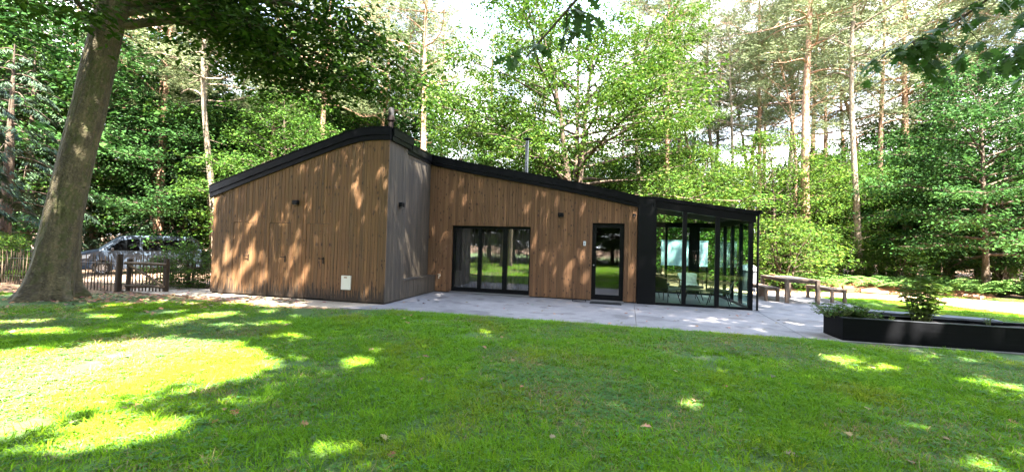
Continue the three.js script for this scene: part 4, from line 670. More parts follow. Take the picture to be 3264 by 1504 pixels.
const oakLeaf = oakLeafGeo(), oakLeafMats = [[0.045, 0.105, 0.018], [0.06, 0.13, 0.02], [0.035, 0.085, 0.017]].map(([r, g, b]) => phy({ color: rgb(r, g, b), roughness: 1, transmission: 0.4, thickness: 0, ior: 1.4, side: THREE.DoubleSide }));
function oak(label, x, z, h, r, base, seed, n, per) {
  const T = thing('oak_tree', label, 'tree', V(x, 0, z), 0), R = RNG(seed), wood = [], lv = new Leaves(GREEN, seed + 1), keep = (a, b, c) => keepNote(a + x, b, c + z);
  part('trunk', tube([V(0, -0.1, 0), V(0.05, 0.5, 0), V(0.1, 3, 0.05), V(0, 6, 0.1), V(-0.1, 10, 0), V(0, h, 0)], [0.55, 0.42, 0.36, 0.30, 0.2, 0.03], 14, 0.12, seed), barkGrey, T);
  for (let i = 0; i < n; i++) {
    const c = (i + R()) / n, f = base + (h - base) * c, a = i * 2.4 + R() * 0.5, l = r * Math.sqrt(Math.sin(Math.PI * (0.25 + 0.7 * c))) * (0.62 + 0.45 * R()), s = V(0, f * 0.86, 0), e = V(Math.cos(a) * l, f + 0.5 + R(), Math.sin(a) * l), m = s.clone().lerp(e, 0.5).add(V(0, 0.6, 0)); const op = (p) => openTo(p.x + x, p.y, p.z + z); if (op(m) || op(e) || op(m.clone().lerp(e, 0.5)) || op(s.clone().lerp(m, 0.6))) { continue; } wood.push(tube([s, m, e], [0.10, 0.06, 0.01], 6));
    const k0 = Math.round(l * 1.5); for (let k = 0; k < k0; k++) { const q = 0.15 + 0.85 * (k + R()) / k0, b = q < 0.5 ? s.clone().lerp(m, q * 2) : m.clone().lerp(e, q * 2 - 1), t = b.clone().add(V((R() - 0.5) * 2.6, (R() - 0.4) * 0.9, (R() - 0.5) * 2.6)); if (!op(t)) wood.push(tube([b, t], [0.02, 0.006], 4)); lv.spray(t, 0.9, per, 0.24, 0.17, keep, 0.2); lv.spray(b.clone().lerp(t, 0.5), 0.8, Math.round(per * 0.7), 0.24, 0.17, keep, 0.2); }
  }
  part('limbs', merge(wood), barkGrey, T); T.lv = lv; return T;
}
const oakA = oak('tall oak standing behind the photographer, right', 2.6, 1.4, 23, 10.8, 9.5, 6001, 72, 46);
const oakB = oak('tall oak standing behind the photographer, left', -8.4, 3.0, 22, 9.0, 9.5, 6101, 54, 40);
const oakC = oak('tall oak outside the frame on the right of the terrace', 13.0, -1.6, 21, 8.6, 9.0, 6201, 48, 36);
const addedOak = oak('added oak outside the frame on the left, put in to shade the left woods', -19.5, -5.5, 22, 9.0, 9.5, 6301, 44, 32);  // unseen tree added for the shade it casts on the left woods
// twigless leaves added to the nearer oak crown to block sun on house walls
{
  const R = RNG(808), d = V(), u = V(), P = oakA.position, add = (w) => {
    for (let tries = 0; tries < 30; tries++) {
      const h = 11 + 10 * R(), k = (h - w.y) / SUN.y, x = w.x + SUN.x * k + (R() - 0.5) * 0.12, z = w.z + SUN.z * k + (R() - 0.5) * 0.12;
      if (Math.hypot(x - P.x, z - P.z) > 11.5 || !keepLeaf(x, h, z)) continue;
      const a = R() * 6.28; d.set(Math.cos(a), -0.3, Math.sin(a)).normalize(); u.set((R() - 0.5) * 1.2, 1, (R() - 0.5) * 1.2); u.addScaledVector(d, -u.dot(d)).normalize(); oakA.lv.leaf(x - P.x, h, z - P.z, 0.28, 0.21, d, u, 1); const q = cellKey(x, h, z); shadeMap.set(q, (shadeMap.get(q) || 0) + 1); return;
    }
  };
  const target = []; for (let y = 0.1; y < 4.2; y += 0.1) { for (let s = -5.7; s < 0.9; s += 0.1) if (Math.hypot((s + 0.9) / 0.5, (y - 1.1) / 0.8) > 1) target.push(hw(s, 12.43, y)); for (let t = 9.3; t < 12.4; t += 0.1) target.push(hw(-5.45, t, y)); for (let s = -7.3; s < -5.45; s += 0.1) target.push(hw(s, 9.3, y)); }
  for (let pass = 0; pass < 6; pass++) for (const w of target) if (!shaded(w.x, w.y, w.z)) { add(w); add(w); }
  for (const o of [oakA, oakB, oakC, addedOak]) { part('crown', o.lv.build(), LM, o).userData.kind = 'stuff'; delete o.lv; }
}
// low branches of the oak with leaves one can tell apart
function lowBranch(tree, pts, n, seed, spread) {
  const O = tree.position, R = RNG(seed), loc = pts.map(([x, y, z]) => V(x - O.x, y - O.y, z - O.z)), b = part('low_branch', tube(loc, loc.map((_, i) => 0.03 * (1.05 - i / loc.length)), 6), barkDark, tree), m = loc.length - 1;
  const tw = [], extra = []; for (let i = 0; i < n; i++) {
    const q = 0.42 + 0.58 * R(), jj = Math.min(m - 1, Math.floor(q * m)), c = loc[jj].clone().lerp(loc[jj + 1], q * m - jj), a = R() * 6.28, l = spread * (0.2 + 0.8 * R()), e = c.clone().add(V(Math.cos(a) * l, -l * (0.25 + 0.5 * R()), Math.sin(a) * l * 0.7)); tw.push(tube([c, c.clone().lerp(e, 0.5).add(V(0, 0.03, 0)), e], [0.007, 0.005, 0.002], 4));
    for (let k = 0; k < 6; k++) { const g = new THREE.Mesh(oakLeaf, oakLeafMats[Math.floor(R() * 3)]); g.name = 'leaf'; g.castShadow = g.receiveShadow = true; g.position.copy(c).lerp(e, k < 3 ? 1 : 0.4 + 0.6 * R()).add(V((R() - 0.5) * 0.06, (R() - 0.5) * 0.05, (R() - 0.5) * 0.06)); g.rotation.order = 'YXZ'; g.rotation.set(-0.15 - 1.1 * R(), R() * 6.28, (R() - 0.5) * 0.9); g.scale.setScalar(0.55 + 0.4 * R()); if (k < 2) b.add(g); else { g.updateMatrix(); extra.push(oakLeaf.clone().applyMatrix4(g.matrix)); } }
  }
  part('twigs', merge(tw), barkDark, b); part('small_leaves', merge(extra), oakLeafMats[0], b).userData.kind = 'stuff';
}
lowBranch(oakA, [[3.2, 6.4, 2.4], [2.0, 5.2, 0], [1.1, 4.3, -2.2], [0.55, 3.72, -3.3], [0.08, 3.32, -3.7]], 15, 61, 0.26);
lowBranch(oakA, [[3.6, 6.2, 2.0], [2.6, 5.2, -0.6], [1.5, 4.5, -2.6], [1.0, 4.02, -3.6]], 8, 62, 0.3);
lowBranch(oakA, [[5.4, 6.6, 1.4], [5.8, 5.8, -1.2], [5.6, 4.95, -3.8], [5.3, 4.42, -5.0], [4.85, 4.28, -5.3]], 46, 63, 0.62);
lowBranch(oakA, [[5.8, 6.2, 1.2], [6.6, 5.4, -1.6], [6.5, 4.75, -4.2], [6.2, 4.1, -5.0]], 54, 64, 0.75);
lowBranch(oakA, [[3.0, 6.6, 2.2], [1.0, 6.0, -0.6], [-0.6, 5.4, -3.4], [-1.1, 5.0, -5.4]], 7, 65, 0.35);
// ---- woods behind the house
const maple = broadleaf({ seed: 501, h: 17.5, r: 8.4, tr: 0.26, base: 0.16, limbs: 66, stems: 3, cols: [...LIME, ...GREEN, ...GREEN], leaf: 0.15, per: 46, sr: 0.62, fat: 0.62, step: 0.62 });
plantTree('maple_tree', maple, barkDark, LM, 'broad bright green maple rising directly behind the house', 'tree', 3.6, -23.5);
const B = [
  broadleaf({ seed: 511, h: 10, r: 4.2, tr: 0.13, base: 0.08, limbs: 48, stems: 2, cols: [...LIME, ...GREEN], leaf: 0.135, per: 44, sr: 0.55 }),
  broadleaf({ seed: 521, h: 12, r: 4.6, tr: 0.16, base: 0.12, limbs: 50, stems: 1, cols: GREEN, leaf: 0.15, per: 42, sr: 0.6 }),
  broadleaf({ seed: 531, h: 13, r: 5.2, tr: 0.17, base: 0.16, limbs: 54, stems: 1, cols: DEEP, leaf: 0.18, per: 38, sr: 0.65, droop: 0.2 }),
  broadleaf({ seed: 541, h: 3.2, r: 1.7, tr: 0.05, base: 0.04, limbs: 34, stems: 4, cols: [...GREEN, ...LIME], leaf: 0.11, per: 36, sr: 0.36, step: 0.4 }),
];
const gB = 'broad-leaved trees along the edge of the woods', b0 = (...a) => plantTree('broadleaf_tree', B[a[0]], barkDark, LM, a[1], 'tree', a[2], a[3], a[4], a[5], gB);
const lime = b0(0, 'light green young tree right behind the glass pavilion', 14.6, -22.5, 0.4, 0.86), mid = b0(1, 'mid green tree at the wood edge, right of the pale pine trunk', 20.8, -25, 1.0, 0.72), deep = b0(2, 'dark layered tree at the far right over the dim undergrowth', 24.5, -20.4, 0.3, 0.78);
const more = [
  [lime, 17.5, -24.5, 1.7, 0.78, 'pale yellow-green tree just right of the pavilion roof end'], [lime, 9.6, -22.2, 2.6, 0.74, 'light green tree whose top shows over the pavilion roof'], [mid, 24.6, -26.5, 2.2, 0.9, 'full green tree in the right middle of the wood edge'], [deep, 20.2, -17.4, 1.9, [0.72, 0.85, 0.72], 'dark tree nearest the right picture edge'], [mid, 28.5, -24, 3.0, 0.85, 'large green tree behind the dark layered one, far right'], [deep, 28.6, -29, 4.0, 0.9, 'dark tree deep in the right-hand woods behind the tall pines'],
  [mid, -18.4, -28.0, 0.5, 0.9, 'green tree just left of the house roof, behind the shrub'], [mid, -13.2, -23.5, 2.5, 0.95, 'green tree behind the left half of the sloping roof'], [lime, -8.0, -24.5, 1.0, 0.84, 'light green tree left of the dark flue pipe'], [mid, -4.0, -28.5, 4.4, 0.86, 'green tree between the two flues, far back'], [mid, 6.4, -31, 0.7, 0.86, 'green tree behind the maple, right of the steel flue'], [lime, 10.6, -32.5, 3.1, 1.0, 'light green tree behind the maple, over the pavilion'], [mid, 1.6, -32, 5.1, 0.8, 'green tree behind the maple, left of the steel flue'], [lime, 15.2, -34, 2.1, 1.02, 'light green tree behind the pair of leaning pines'], [deep, -20.5, -25.5, 1.4, 0.95, 'dark green tree behind the parked van'], [lime, -24.5, -30, 2.2, 1.0, 'bright tree glimpsed beyond the van through the dark trunks'],
];
for (const [src, x, z, t, s, l] of more) again(src, x, z, t, s, l);
// pines
const P = [pineTree(701, 23, 0.50, -0.1, 0.35, 0.22, 0), pineTree(711, 21, 0.52, 0.5, 0.9, 0.19, 0), pineTree(721, 24, 0.46, 0.1, 0.5, 0.21, 0), pineTree(731, 19, 0.5, -0.6, 1.3, 0.18, 0)];
const gP = 'pines rising above the woods', PM = std({ color: 0xffffff, vertexColors: true, roughness: 0.7, side: THREE.DoubleSide });
const pn = P.map((p, i) => { const [l, x, z] = [['tall pale straight pine trunk right of the glass pavilion', 15.9, -22], ['thin dark pine left of the tall pale trunk', 17.9, -27], ['reddish straight pine right of the S-curved one', 24.6, -25.4], ['S-curved orange pine in the right part of the sky', 23.4, -27.5]][i]; return plantTree('pine_tree', p, i === 1 ? barkGrey : barkPine, PM, l, 'pine', x, z, [0, 0.6, 1.1, 0][i], 1, gP); });
const pines = [
  [1, 15.2, -30, 2.0, 1.0, 'leaning pine over the maple, left one of the pair'], [3, 17.9, -31, 2.6, 1.0, 'leaning pine over the maple, right one of the pair'], [3, 30.2, -32, 1.6, 1.05, 'crooked pine with side branches between two straighter pines'], [2, 31.3, -30, 4, 0.95, 'pine half hidden by leaves near the right edge'], [0, 37.7, -33, 2, 1, 'rightmost pine trunk in the upper right corner'], [2, 30.6, -38, 0, 1, 'distant thin pine in the bright sky gap at right'],
  [0, 11.1, -29.5, 4.1, 1, 'brown pine trunk right of the maple top'], [2, 14.4, -36, 5, 1, 'pine behind the right edge of the maple'], [1, 1.8, -34, 1, 1.05, 'pine showing through the top of the maple'], [2, -5.9, -26.5, 2, 1, 'orange pine trunk just right of the dark flue'], [3, -9.8, -30, 5.2, 1.1, 'forked pale pine above the highest roof corner'], [1, -6.9, -34, 3, 1.05, 'pale pine right of the forked one'], [0, -2.4, -39, 3, 1, 'distant pine left of the maple'],
  [0, -12.3, -26.2, 1, 0.95, 'orange pine trunk behind the upper roof slope'], [1, -16.3, -22.6, 4.2, 0.9, 'pale thin curved trunk left of the house roof'], [2, -17.4, -30, 3, 1, 'pine behind the drooping boughs'], [0, -21.2, -24.5, 2, 1, 'orange pine right of the huge leaning trunk'], [3, -24.8, -30, 1, 1, 'pine deep in the left woods beyond the van'], [1, -19, -37, 1, 1.05, 'far pine over the left roof end'], [0, 24.8, -40, 5, 1, 'far pine left of the S-curved one'],
];
for (const [k, x, z, t, s, l] of pines) again(pn[k], x, z, t, s, l);
{ const R = RNG(4242); for (let i = 0; i < 22; i++) { const a = i < 15 ? 0.30 + i * 0.047 + 0.03 * R() : -0.72 + (i - 15) * 0.09, q = 27 + 11 * R(), x = Math.sin(a) * q, z = -Math.cos(a) * q, w = 0.62 + 0.3 * R(); again(pn[(i * 3 + 1) % 4], x, z, R() * 6, [w, 0.82 + 0.25 * R(), w], 'slender bare pine trunk among the trees of the woods', 'slender pines'); } }
// dark conifers and trunks on the left
const yews = [yewTree(801, 10, 2.9, YEW), yewTree(811, 12, 3.1, [...YEW, ...DEEP])], gY = 'dark conifers in the left woods';
const yw = yews.map((y, i) => plantTree('dark_conifer', y, barkDark, LMdark, ['dark drooping conifer directly behind the huge trunk', 'dark drooping conifer behind the windscreen of the van'][i], 'conifer', [-21.4, -21.0][i], [-17.2, -25.0][i], i * 2, [1, 0.9][i], gY));
for (const [k, x, z, t, s, l] of [[0, -19.6, -13.6, 1, 1.0, 'dark conifer at the left picture edge'], [1, -26.0, -21.8, 3, 1, 'dark conifer left of the parked van'], [1, -17.6, -26.6, 5, 0.9, 'dark conifer over the rear of the van'], [0, -25.5, -25, 4, 1.15, 'dark conifer furthest back behind the van']]) again(yw[k], x, z, t, s, l);
// the deep wood: trees too alike to tell apart
const gF = 'far trees of the deep wood', Rf = RNG(3131); let fi = 0;
for (const [rad, step, s0] of [[36, 0.115, 1.0], [46, 0.10, 1.12], [60, 0.085, 1.4]]) for (let a = -1.25; a < 1.25; a += step) {
  const aa = a + (Rf() - 0.5) * step * 0.7, q = rad * (0.93 + 0.16 * Rf()), x = Math.sin(aa) * q, z = -Math.cos(aa) * q; if (z > -17) continue; again([mid, deep, lime, mid][fi++ % 4], x, z, Rf() * 6, s0 * (a < -0.25 ? 1.45 : a < 0.45 ? 1.0 : 0.85) * (0.78 + 0.35 * Rf()), 'leafy tree of the deep wood seen only as background foliage', gF);
}
for (let i = 0; i < 16; i++) { const a = -1.1 + i * 0.147 + (Rf() - 0.5) * 0.1, q = 44 + 14 * Rf(), x = Math.sin(a) * q, z = -Math.cos(a) * q; again(pn[i % 4], x, z, Rf() * 6, 0.9 + 0.3 * Rf(), 'far pine of the deep wood seen only as pale crown', 'far pines'); }
// trees and shrubs round the rest of the garden, mirrored in the panes
const gG = 'trees round the garden behind the photographer'; for (let i = 0; i < 34; i++) { const a = 1.72 + (i % 17) * 0.182, q = (i < 17 ? 16.5 : 23) + 4 * Rf(), x = Math.sin(a) * q, z = -Math.cos(a) * q + 1; again([deep, mid, deep, lime][i % 4], x, z, Rf() * 6, 0.95 + 0.3 * Rf(), 'tree behind the photographer mirrored in the window panes', gG); }
// shrubs
const shrub = plantTree('shrub', B[3], barkDark, LM, 'leafy green shrub behind the garden table', 'shrub', 12.4, -18.4, 0, [1.25, 0.95, 1.25], 'shrubs'); shrub.userData.stem = 'shrub';
for (const [x, z, t, s, l] of [[10.6, -19.2, 2, 0.8, 'shrub behind the right rear corner of the pavilion'], [15.2, -20.2, 1, 0.8, 'pale shrub at the foot of the tall pine'], [-10.4, -13.2, 3, [0.62, 0.44, 0.62], 'leafy shrub between the gate and the house corner'], [-11.6, -13.9, 5, [0.5, 0.32, 0.5], 'low shrub in front of the far paling fence'], [-9.9, -12.6, 1, [0.34, 0.2, 0.34], 'small leafy plant at the house corner beside the path'], [-7.2, -2.6, 1, 0.28, 'small bush at the left garden edge mirrored in the window'], [6.8, 7.5, 2, 0.5, 'bush behind the photographer mirrored in the door'], [-4.6, 6.5, 4, 0.55, 'bush behind the photographer mirrored in the window'], [18.6, -19.6, 2, 0.7, 'low shrub right of the fern bed logs'], [-16.5, -13.2, 2, 0.5, 'shrub behind the fence left of the huge trunk'], [22.5, -16.5, 2, 0.75, 'dim shrub at the right edge of the clearing']]) again(shrub, x, z, t, s, l);
for (let i = 0; i < 16; i++) { const a = 1.9 + i * 0.16, q = 13.5 + 2.5 * Rf(); again(shrub, Math.sin(a) * q, -Math.cos(a) * q + 2, Rf() * 6, 0.75 + 0.4 * Rf(), 'shrub behind the photographer along the garden edge', 'shrubs behind the photographer'); }
// undergrowth filling the wood floor
for (let i = 0; i < 46; i++) { const a = -1.12 + (2.24 * (i + Rf() * 0.7)) / 46, q = 25 + 12 * Rf(), x = Math.sin(a) * q, z = -Math.cos(a) * q; if (z > -19.5 || (x < -9 && z > -30)) continue; again(shrub, x, z, Rf() * 6, 0.6 + 0.55 * Rf(), 'undergrowth shrub on the wood floor among the trunks', 'undergrowth shrubs'); }

// ---------------------------------------------------------------- fern bed, log heap
function fernGeo(seed) {
  const R = RNG(seed), lv = new Leaves([[0.10, 0.20, 0.04], [0.13, 0.23, 0.05], [0.08, 0.17, 0.035]], seed), u = V(), d = V(); for (let f = 0; f < 11; f++) { const a = f * 0.571 + R(), L = 0.65 + 0.35 * R(), rise = 0.8 + 0.5 * R(); for (let k = 0; k < 16; k++) { const q = k / 16, x = Math.cos(a) * L * q, z = Math.sin(a) * L * q, y = rise * L * q - 0.75 * L * q * q; for (const s of [-1, 1]) { const b = a + s * 1.2; d.set(Math.cos(b), -0.15, Math.sin(b)).normalize(); u.set(0, 1, 0).addScaledVector(d, 0.15).normalize(); lv.leaf(x, y + 0.02, z, 0.20 * (1.05 - q) * (0.5 + Math.min(1, q * 4)) + 0.02, 0.05, d, u, 1); } } } return lv.build();
}
const fernM = single('fern', fernGeo(9001), LM, 'green fern in the bed along the clearing', 'fern', 'ferns along the clearing'); fernM.position.set(15.2, 0, -18.6); const fernB = fernGeo(9011); fernM.userData.stem = 'fern';
for (let i = 0; i < 70; i++) { const k = (i + Rf()) / 70, x = 12.6 + k * 9.4, z = -18.1 + 0.25 * (x - 13) - Rf() * 1.9; const c = copyOf(fernM, V(x, groundY(x, z) + 0.15 * Rf(), z), Rf() * 6, null, null, 0.75 + 0.6 * Rf()); if (i % 2) c.geometry = fernB; }
{
  const R = RNG(95), g = 'cut logs at the foot of the fern bed'; for (let i = 0; i < 5; i++) { const x = 13.8 + i * 1.1 + R() * 0.3, z = -17.6 + 0.26 * (x - 13.6) + (R() - 0.5) * 0.5, l = 0.6 + R() * 0.7, r = 0.05 + R() * 0.05, o = thing('log', ['leftmost thin log under the ferns', 'thin log second from the left under the ferns', 'middle one of the five thin logs under the ferns', 'thin log second from the right under the ferns', 'rightmost thin log under the ferns'][i], 'log', V(x, 0, z), R() * 3.1, g); part('bark', tube([V(-l / 2, r * 0.95, 0), V(0, r, 0), V(l / 2, r * 0.95, 0)], [r, r * 1.04, r], 12, 0.1, i), barkPine, o); for (const s of [-1, 1]) part('cut_end', new THREE.CircleGeometry(r * 0.98, 14).rotateY(s * Math.PI / 2).translate(s * (l / 2 + 0.001), r * 0.95, 0), std({ color: rgb(0.45, 0.30, 0.17), roughness: 0.9 }), o); }
  const hp = new THREE.SphereGeometry(1, 40, 16, 0, 6.2832, 0, 1.5708), a = hp.attributes.position; for (let i = 0; i < a.count; i++) { const x = a.getX(i), y = a.getY(i), z = a.getZ(i), k = 1 + 0.3 * fbm(x * 3, y * 3, z * 3); a.setXYZ(i, x * 3.6 * k, y * 0.5 * k - 0.05, z * 0.9 * k); } hp.computeVertexNormals(); const m = struct('earth_bank', hp, std({ map: texFloor, color: rgb(1.3, 1.0, 0.8), roughness: 1 })); m.position.set(16.6, 0, -17.75); m.rotation.y = -0.26;
}
// ---------------------------------------------------------------- plants in the planter
function herb(seed, n, h, spread, L, w, cols, tilt) { const R = RNG(seed), lv = new Leaves(cols, seed + 1), st = [], d = V(), u = V(); for (let i = 0; i < n; i++) { const a = R() * 6.28, q = Math.sqrt(R()) * spread, hh = h * (0.55 + 0.5 * R()) * (1 - 0.35 * q / spread), b = V(Math.cos(a) * q * 0.35, 0, Math.sin(a) * q * 0.35), e = V(Math.cos(a) * q, hh, Math.sin(a) * q); st.push(tube([b, b.clone().lerp(e, 0.5).add(V(0, 0.05 * h, 0)), e], [0.006, 0.005, 0.002], 4)); const m = Math.round(hh / 0.045); for (let k = 1; k <= m; k++) { const p = b.clone().lerp(e, 0.12 + 0.88 * k / m), z = k * 2.4 + R(); d.set(Math.cos(z), tilt + 0.3 * (R() - 0.5), Math.sin(z)).normalize(); u.set(0, 1, 0).addScaledVector(d, -d.y).normalize(); lv.leaf(p.x, p.y, p.z, L * (0.7 + 0.5 * R()), w, d, u, 0.9 + 0.2 * R()); } } return { st: merge(st), lv: lv.build() }; }
function planted(label, g, s, t, turn, scale = 1) { const o = thing('planter_plant', label, 'plant', hw(s, t, PLH - 0.05), turn, 'plants in the black planter'); part('stems', g.st, std({ color: rgb(0.10, 0.13, 0.04), roughness: 0.8 }), o); const c = part('leaves', g.lv, LM, o); c.userData.kind = 'stuff'; o.scale.setScalar(scale); return o; }
planted('tall bushy plant with narrow leaves in the middle of the planter', herb(9101, 38, 1.18, 0.42, 0.19, 0.055, LIME, 0.1), 5.75, 9.25, 0);
const low = herb(9111, 60, 0.24, 0.36, 0.075, 0.06, [...GREEN, ...LIME], 0.0);
planted('low leafy clump spilling over the left end of the planter', low, 4.36, 9.24, 0, 1.3); planted('low leafy clump beside the one at the left end', low, 4.78, 9.26, 2, 1.25); planted('small seedling at the right in the planter', herb(9121, 7, 0.22, 0.12, 0.10, 0.03, GREEN, 0.3), 6.75, 9.2, 0); planted('tiny sprout left of the tall bushy plant', herb(9131, 6, 0.14, 0.10, 0.07, 0.03, LIME, 0.2), 5.2, 9.15, 0);

// ---------------------------------------------------------------- grass
function tuft(seed, n, half, hgt, w, cols, clover) {
  const R = RNG(seed), p = [], c = [], idx = []; let o = 0; const cen = []; for (let i = 0; i < 20; i++) cen.push([(R() * 2 - 1) * half, (R() * 2 - 1) * half, 0.04 + 0.05 * R(), 0.7 + 0.7 * R()]); const put = (x, y, z, k) => { p.push(x, y, z); c.push(...k); };
  for (let i = 0; i < n; i++) {
    const cl = cen[Math.floor(R() * cen.length)], lo = R() < 0.35, qa = R() * 6.283, qr = cl[2] * Math.sqrt(R()), x = lo ? (R() * 2 - 1) * half : cl[0] + Math.cos(qa) * qr, z = lo ? (R() * 2 - 1) * half : cl[1] + Math.sin(qa) * qr, a = lo ? R() * 6.283 : qa + (R() - 0.5) * 1.6, h = hgt * (0.4 + 0.6 * R()) * (lo ? 0.7 : cl[3]), b = h * (0.5 + 1.3 * R()), ca = Math.cos(a), sa = Math.sin(a), t = a + 1.57 + (R() - 0.5), ww = w * (0.6 + 0.7 * R()) / 2, k0 = cols[Math.floor(R() * cols.length)], m = 0.8 + 0.4 * R(), k = k0.map((q) => q * m);
    put(x - Math.cos(t) * ww, -0.006, z - Math.sin(t) * ww, k); put(x + Math.cos(t) * ww, -0.006, z + Math.sin(t) * ww, k); put(x + ca * b * 0.4 + Math.cos(t) * ww * 0.8, h * 0.65, z + sa * b * 0.4 + Math.sin(t) * ww * 0.8, k); put(x + ca * b * 0.4 - Math.cos(t) * ww * 0.8, h * 0.65, z + sa * b * 0.4 - Math.sin(t) * ww * 0.8, k); put(x + ca * b, h * (0.85 + 0.2 * R()), z + sa * b, k); idx.push(o, o + 1, o + 2, o, o + 2, o + 3, o + 3, o + 2, o + 4); o += 5;
  }
  for (let i = 0; i < clover; i++) { const x = (R() * 2 - 1) * half, z = (R() * 2 - 1) * half, y = hgt * (0.4 + 0.5 * R()), a0 = R() * 6.28, k = [0.045 + 0.03 * R(), 0.125 + 0.05 * R(), 0.03]; for (let f = 0; f < 3; f++) { const a = a0 + f * 2.094, r = 0.013 + 0.007 * R(); put(x, y, z, k); put(x + Math.cos(a - 0.6) * r, y + 0.003, z + Math.sin(a - 0.6) * r, k); put(x + Math.cos(a) * r * 1.4, y + 0.002, z + Math.sin(a) * r * 1.4, k); put(x + Math.cos(a + 0.6) * r, y + 0.003, z + Math.sin(a + 0.6) * r, k); idx.push(o, o + 1, o + 2, o, o + 2, o + 3); o += 4; } }
  return geo(p, idx, null, c);
}
const GC = [[0.112, 0.252, 0.006], [0.135, 0.276, 0.007], [0.088, 0.216, 0.005], [0.160, 0.280, 0.010], [0.122, 0.262, 0.006]], GD = [...GC, [0.28, 0.25, 0.09], [0.22, 0.21, 0.07], [0.24, 0.20, 0.10]];
const grassMat = phy({ color: 0xffffff, vertexColors: true, roughness: 1, transmission: 0.3, thickness: 0, ior: 1.4, specularIntensity: 0.25, side: THREE.DoubleSide });
const tufts = [tuft(1, 620, 0.30, 0.062, 0.0062, GC, 10), tuft(2, 560, 0.30, 0.054, 0.0066, GD, 40), tuft(3, 600, 0.30, 0.072, 0.006, GC, 4), tuft(4, 460, 0.30, 0.050, 0.0066, GD, 120)];
const lists = tufts.map(() => []), Rg = RNG(555);
const planterBox = (s, t) => s > 4.08 && s < 8.35 && t > 8.74 && t < 9.62;
const trackPoly = [[8.2, -16.1], [10.4, -15.6], [12.0, -15.15], [13.5, -14.8], [14.4, -13.5], [14.95, -11.8], [17.3, -8.5], [26, -3.8], [27, -9.2], [21.6, -13.7], [19.4, -15.3], [17.5, -16.5], [15.5, -17.1], [12.6, -17.45], [8.2, -17.8]];
function cover(x, z) {                                                          // how much grass grows here: worn to soil under the great tree and along the path
  const [s, t] = toHouse(x, z), d = Math.hypot(x + 11, z + 9.7); let g = 1;
  g *= sstep(0.9, 3.2, d + 0.8 * perlin.noise(x, 7, z)); if (s < -5.2) g *= sstep(8.15, 6.8, t + 0.9 * perlin.noise(x * 1.1, 2, z * 1.1)); g *= 1 - 0.8 * sstep(0.16, 0.42, perlin.noise(x * 0.9, 11, z * 0.9)); if (z < -3 && inPoly(trackPoly, x, z)) g = 0; return g;
}
for (let x = -17; x < 25; x += 0.30) for (let z = -20; z < 13; z += 0.30) {
  const px = x + (Rg() - 0.5) * 0.3, pz = z + (Rg() - 0.5) * 0.3, r = Rg(), v = Rg(); if (pz > 1 && r > 0.45) continue;
  if (!inPoly(lawnPoly, px, pz) || r > cover(px, pz)) continue; const [s, t] = toHouse(px, pz); if (planterBox(s, t) || (t > 8.32 && s < 7.7) || (t > 12 && s < 7.8)) continue;
  const k = perlin.noise(px * 0.5, 21, pz * 0.5); lists[k > 0.18 ? (v < 0.6 ? 3 : 1) : k < -0.2 ? (v < 0.7 ? 2 : 0) : Math.floor(v * 3)].push([px, pz, Rg() * 6.28, 0.8 + 0.45 * Rg() + 0.25 * perlin.noise(px * 0.8, 3, pz * 0.8), Rg()]);
}
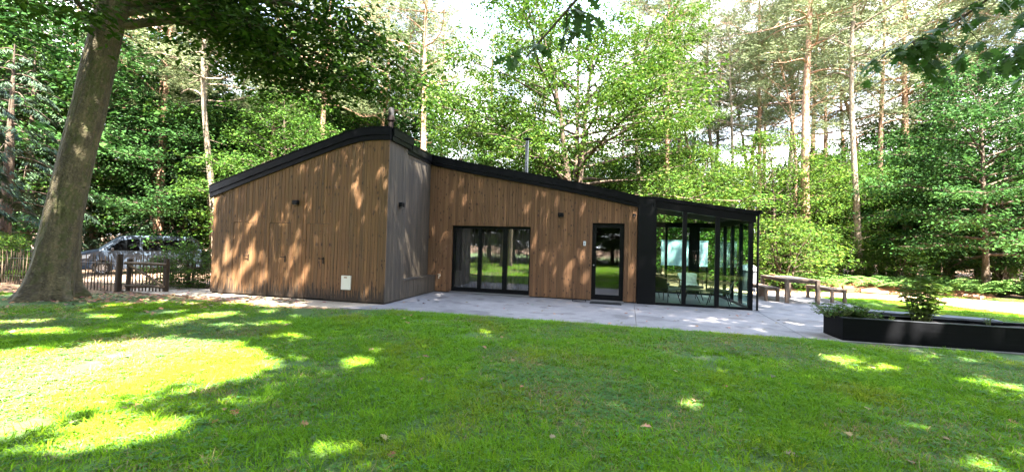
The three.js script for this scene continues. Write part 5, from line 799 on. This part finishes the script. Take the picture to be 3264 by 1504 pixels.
// along the terrace edge smaller tufts lean over the slab
for (let s = -4.9; s < 4.2; s += 0.10) for (let j = 0; j < 2; j++) { const p = hw(s + (Rg() - 0.5) * 0.1, 8.34 + 0.10 * Rg() + 0.12 * perlin.noise(s * 2, 1, 1)); lists[Math.floor(Rg() * 3)].push([p.x, p.z, Rg() * 6.28, 0.65 + 0.4 * Rg(), Rg()]); }
const dm = new THREE.Object3D(), dc = new THREE.Color();
lists.forEach((l, i) => {
  const m = new THREE.InstancedMesh(tufts[i], grassMat, l.length); m.name = numbered('grass'); m.castShadow = m.receiveShadow = true;
  l.forEach(([x, z, a, s, q], k) => { dm.position.set(x, 0.006, z); dm.rotation.set(0, a, 0); dm.scale.set(s, s * 0.82, s); dm.updateMatrix(); m.setMatrixAt(k, dm.matrix); const dry = sstep(0.05, 0.4, perlin.noise(x * 1.1, 31, z * 1.1)); dc.setRGB((0.8 + 0.4 * q) * (1 + 0.35 * dry), (0.85 + 0.3 * q) * (1 - 0.08 * dry), 0.85 + 0.3 * q + 0.4 * dry); m.setColorAt(k, dc); });
  tag(m, ['short mown grass of the lawn', 'dry-tipped mown grass of the lawn', 'longer lush grass of the lawn', 'clover-rich mown grass of the lawn'][i], 'grass', null, 'stuff'); scene.add(m);
});
// fallen leaves on soil and drive, near the great tree and the path
{
  const g = oakLeaf.clone().scale(0.45, 0.45, 0.45), l = []; for (let i = 0; i < 2600; i++) { const a = Rg() * 6.28, q = 0.8 + 5.5 * Math.pow(Rg(), 0.8), x = i % 2 ? -11 + Math.cos(a) * q : -12 + 7 * Rg(), z = i % 2 ? -9.8 + Math.sin(a) * q * 0.7 : -10.9 + 1.6 * Rg() - 0.0; const [s, t] = toHouse(x, z); if (t > 9.15 && s > -11) continue; l.push([x, z]); }
  for (let i = 0; i < 330; i++) { const x = -9 + 19 * Rg(), z = -11.5 + 9.5 * Rg(), [s, t] = toHouse(x, z); if ((t > 9.2 && s < -5.5) || t > 12.2 || planterBox(s, t)) continue; l.push([x, z]); }
  const m = new THREE.InstancedMesh(g, std({ color: rgb(0.24, 0.15, 0.08), roughness: 0.9, side: THREE.DoubleSide }), l.length); m.name = 'leaf_litter'; l.forEach(([x, z], k) => { dm.position.set(x, groundY(x, z) + 0.03 + 0.01 * Rg(), z); dm.rotation.set((Rg() - 0.5) * 0.6, Rg() * 6.28, (Rg() - 0.5) * 0.6); dm.scale.setScalar(0.5 + 0.8 * Rg()); dm.updateMatrix(); m.setMatrixAt(k, dm.matrix); dc.setRGB(0.5 + 0.9 * Rg(), 0.5 + 0.8 * Rg(), 0.5 + 0.7 * Rg()); m.setColorAt(k, dc); }); m.castShadow = m.receiveShadow = true; tag(m, 'brown fallen leaves scattered under the great tree', 'leaf litter', null, 'stuff'); scene.add(m);
}
shadows(scene);
renderer.render(scene, camera);
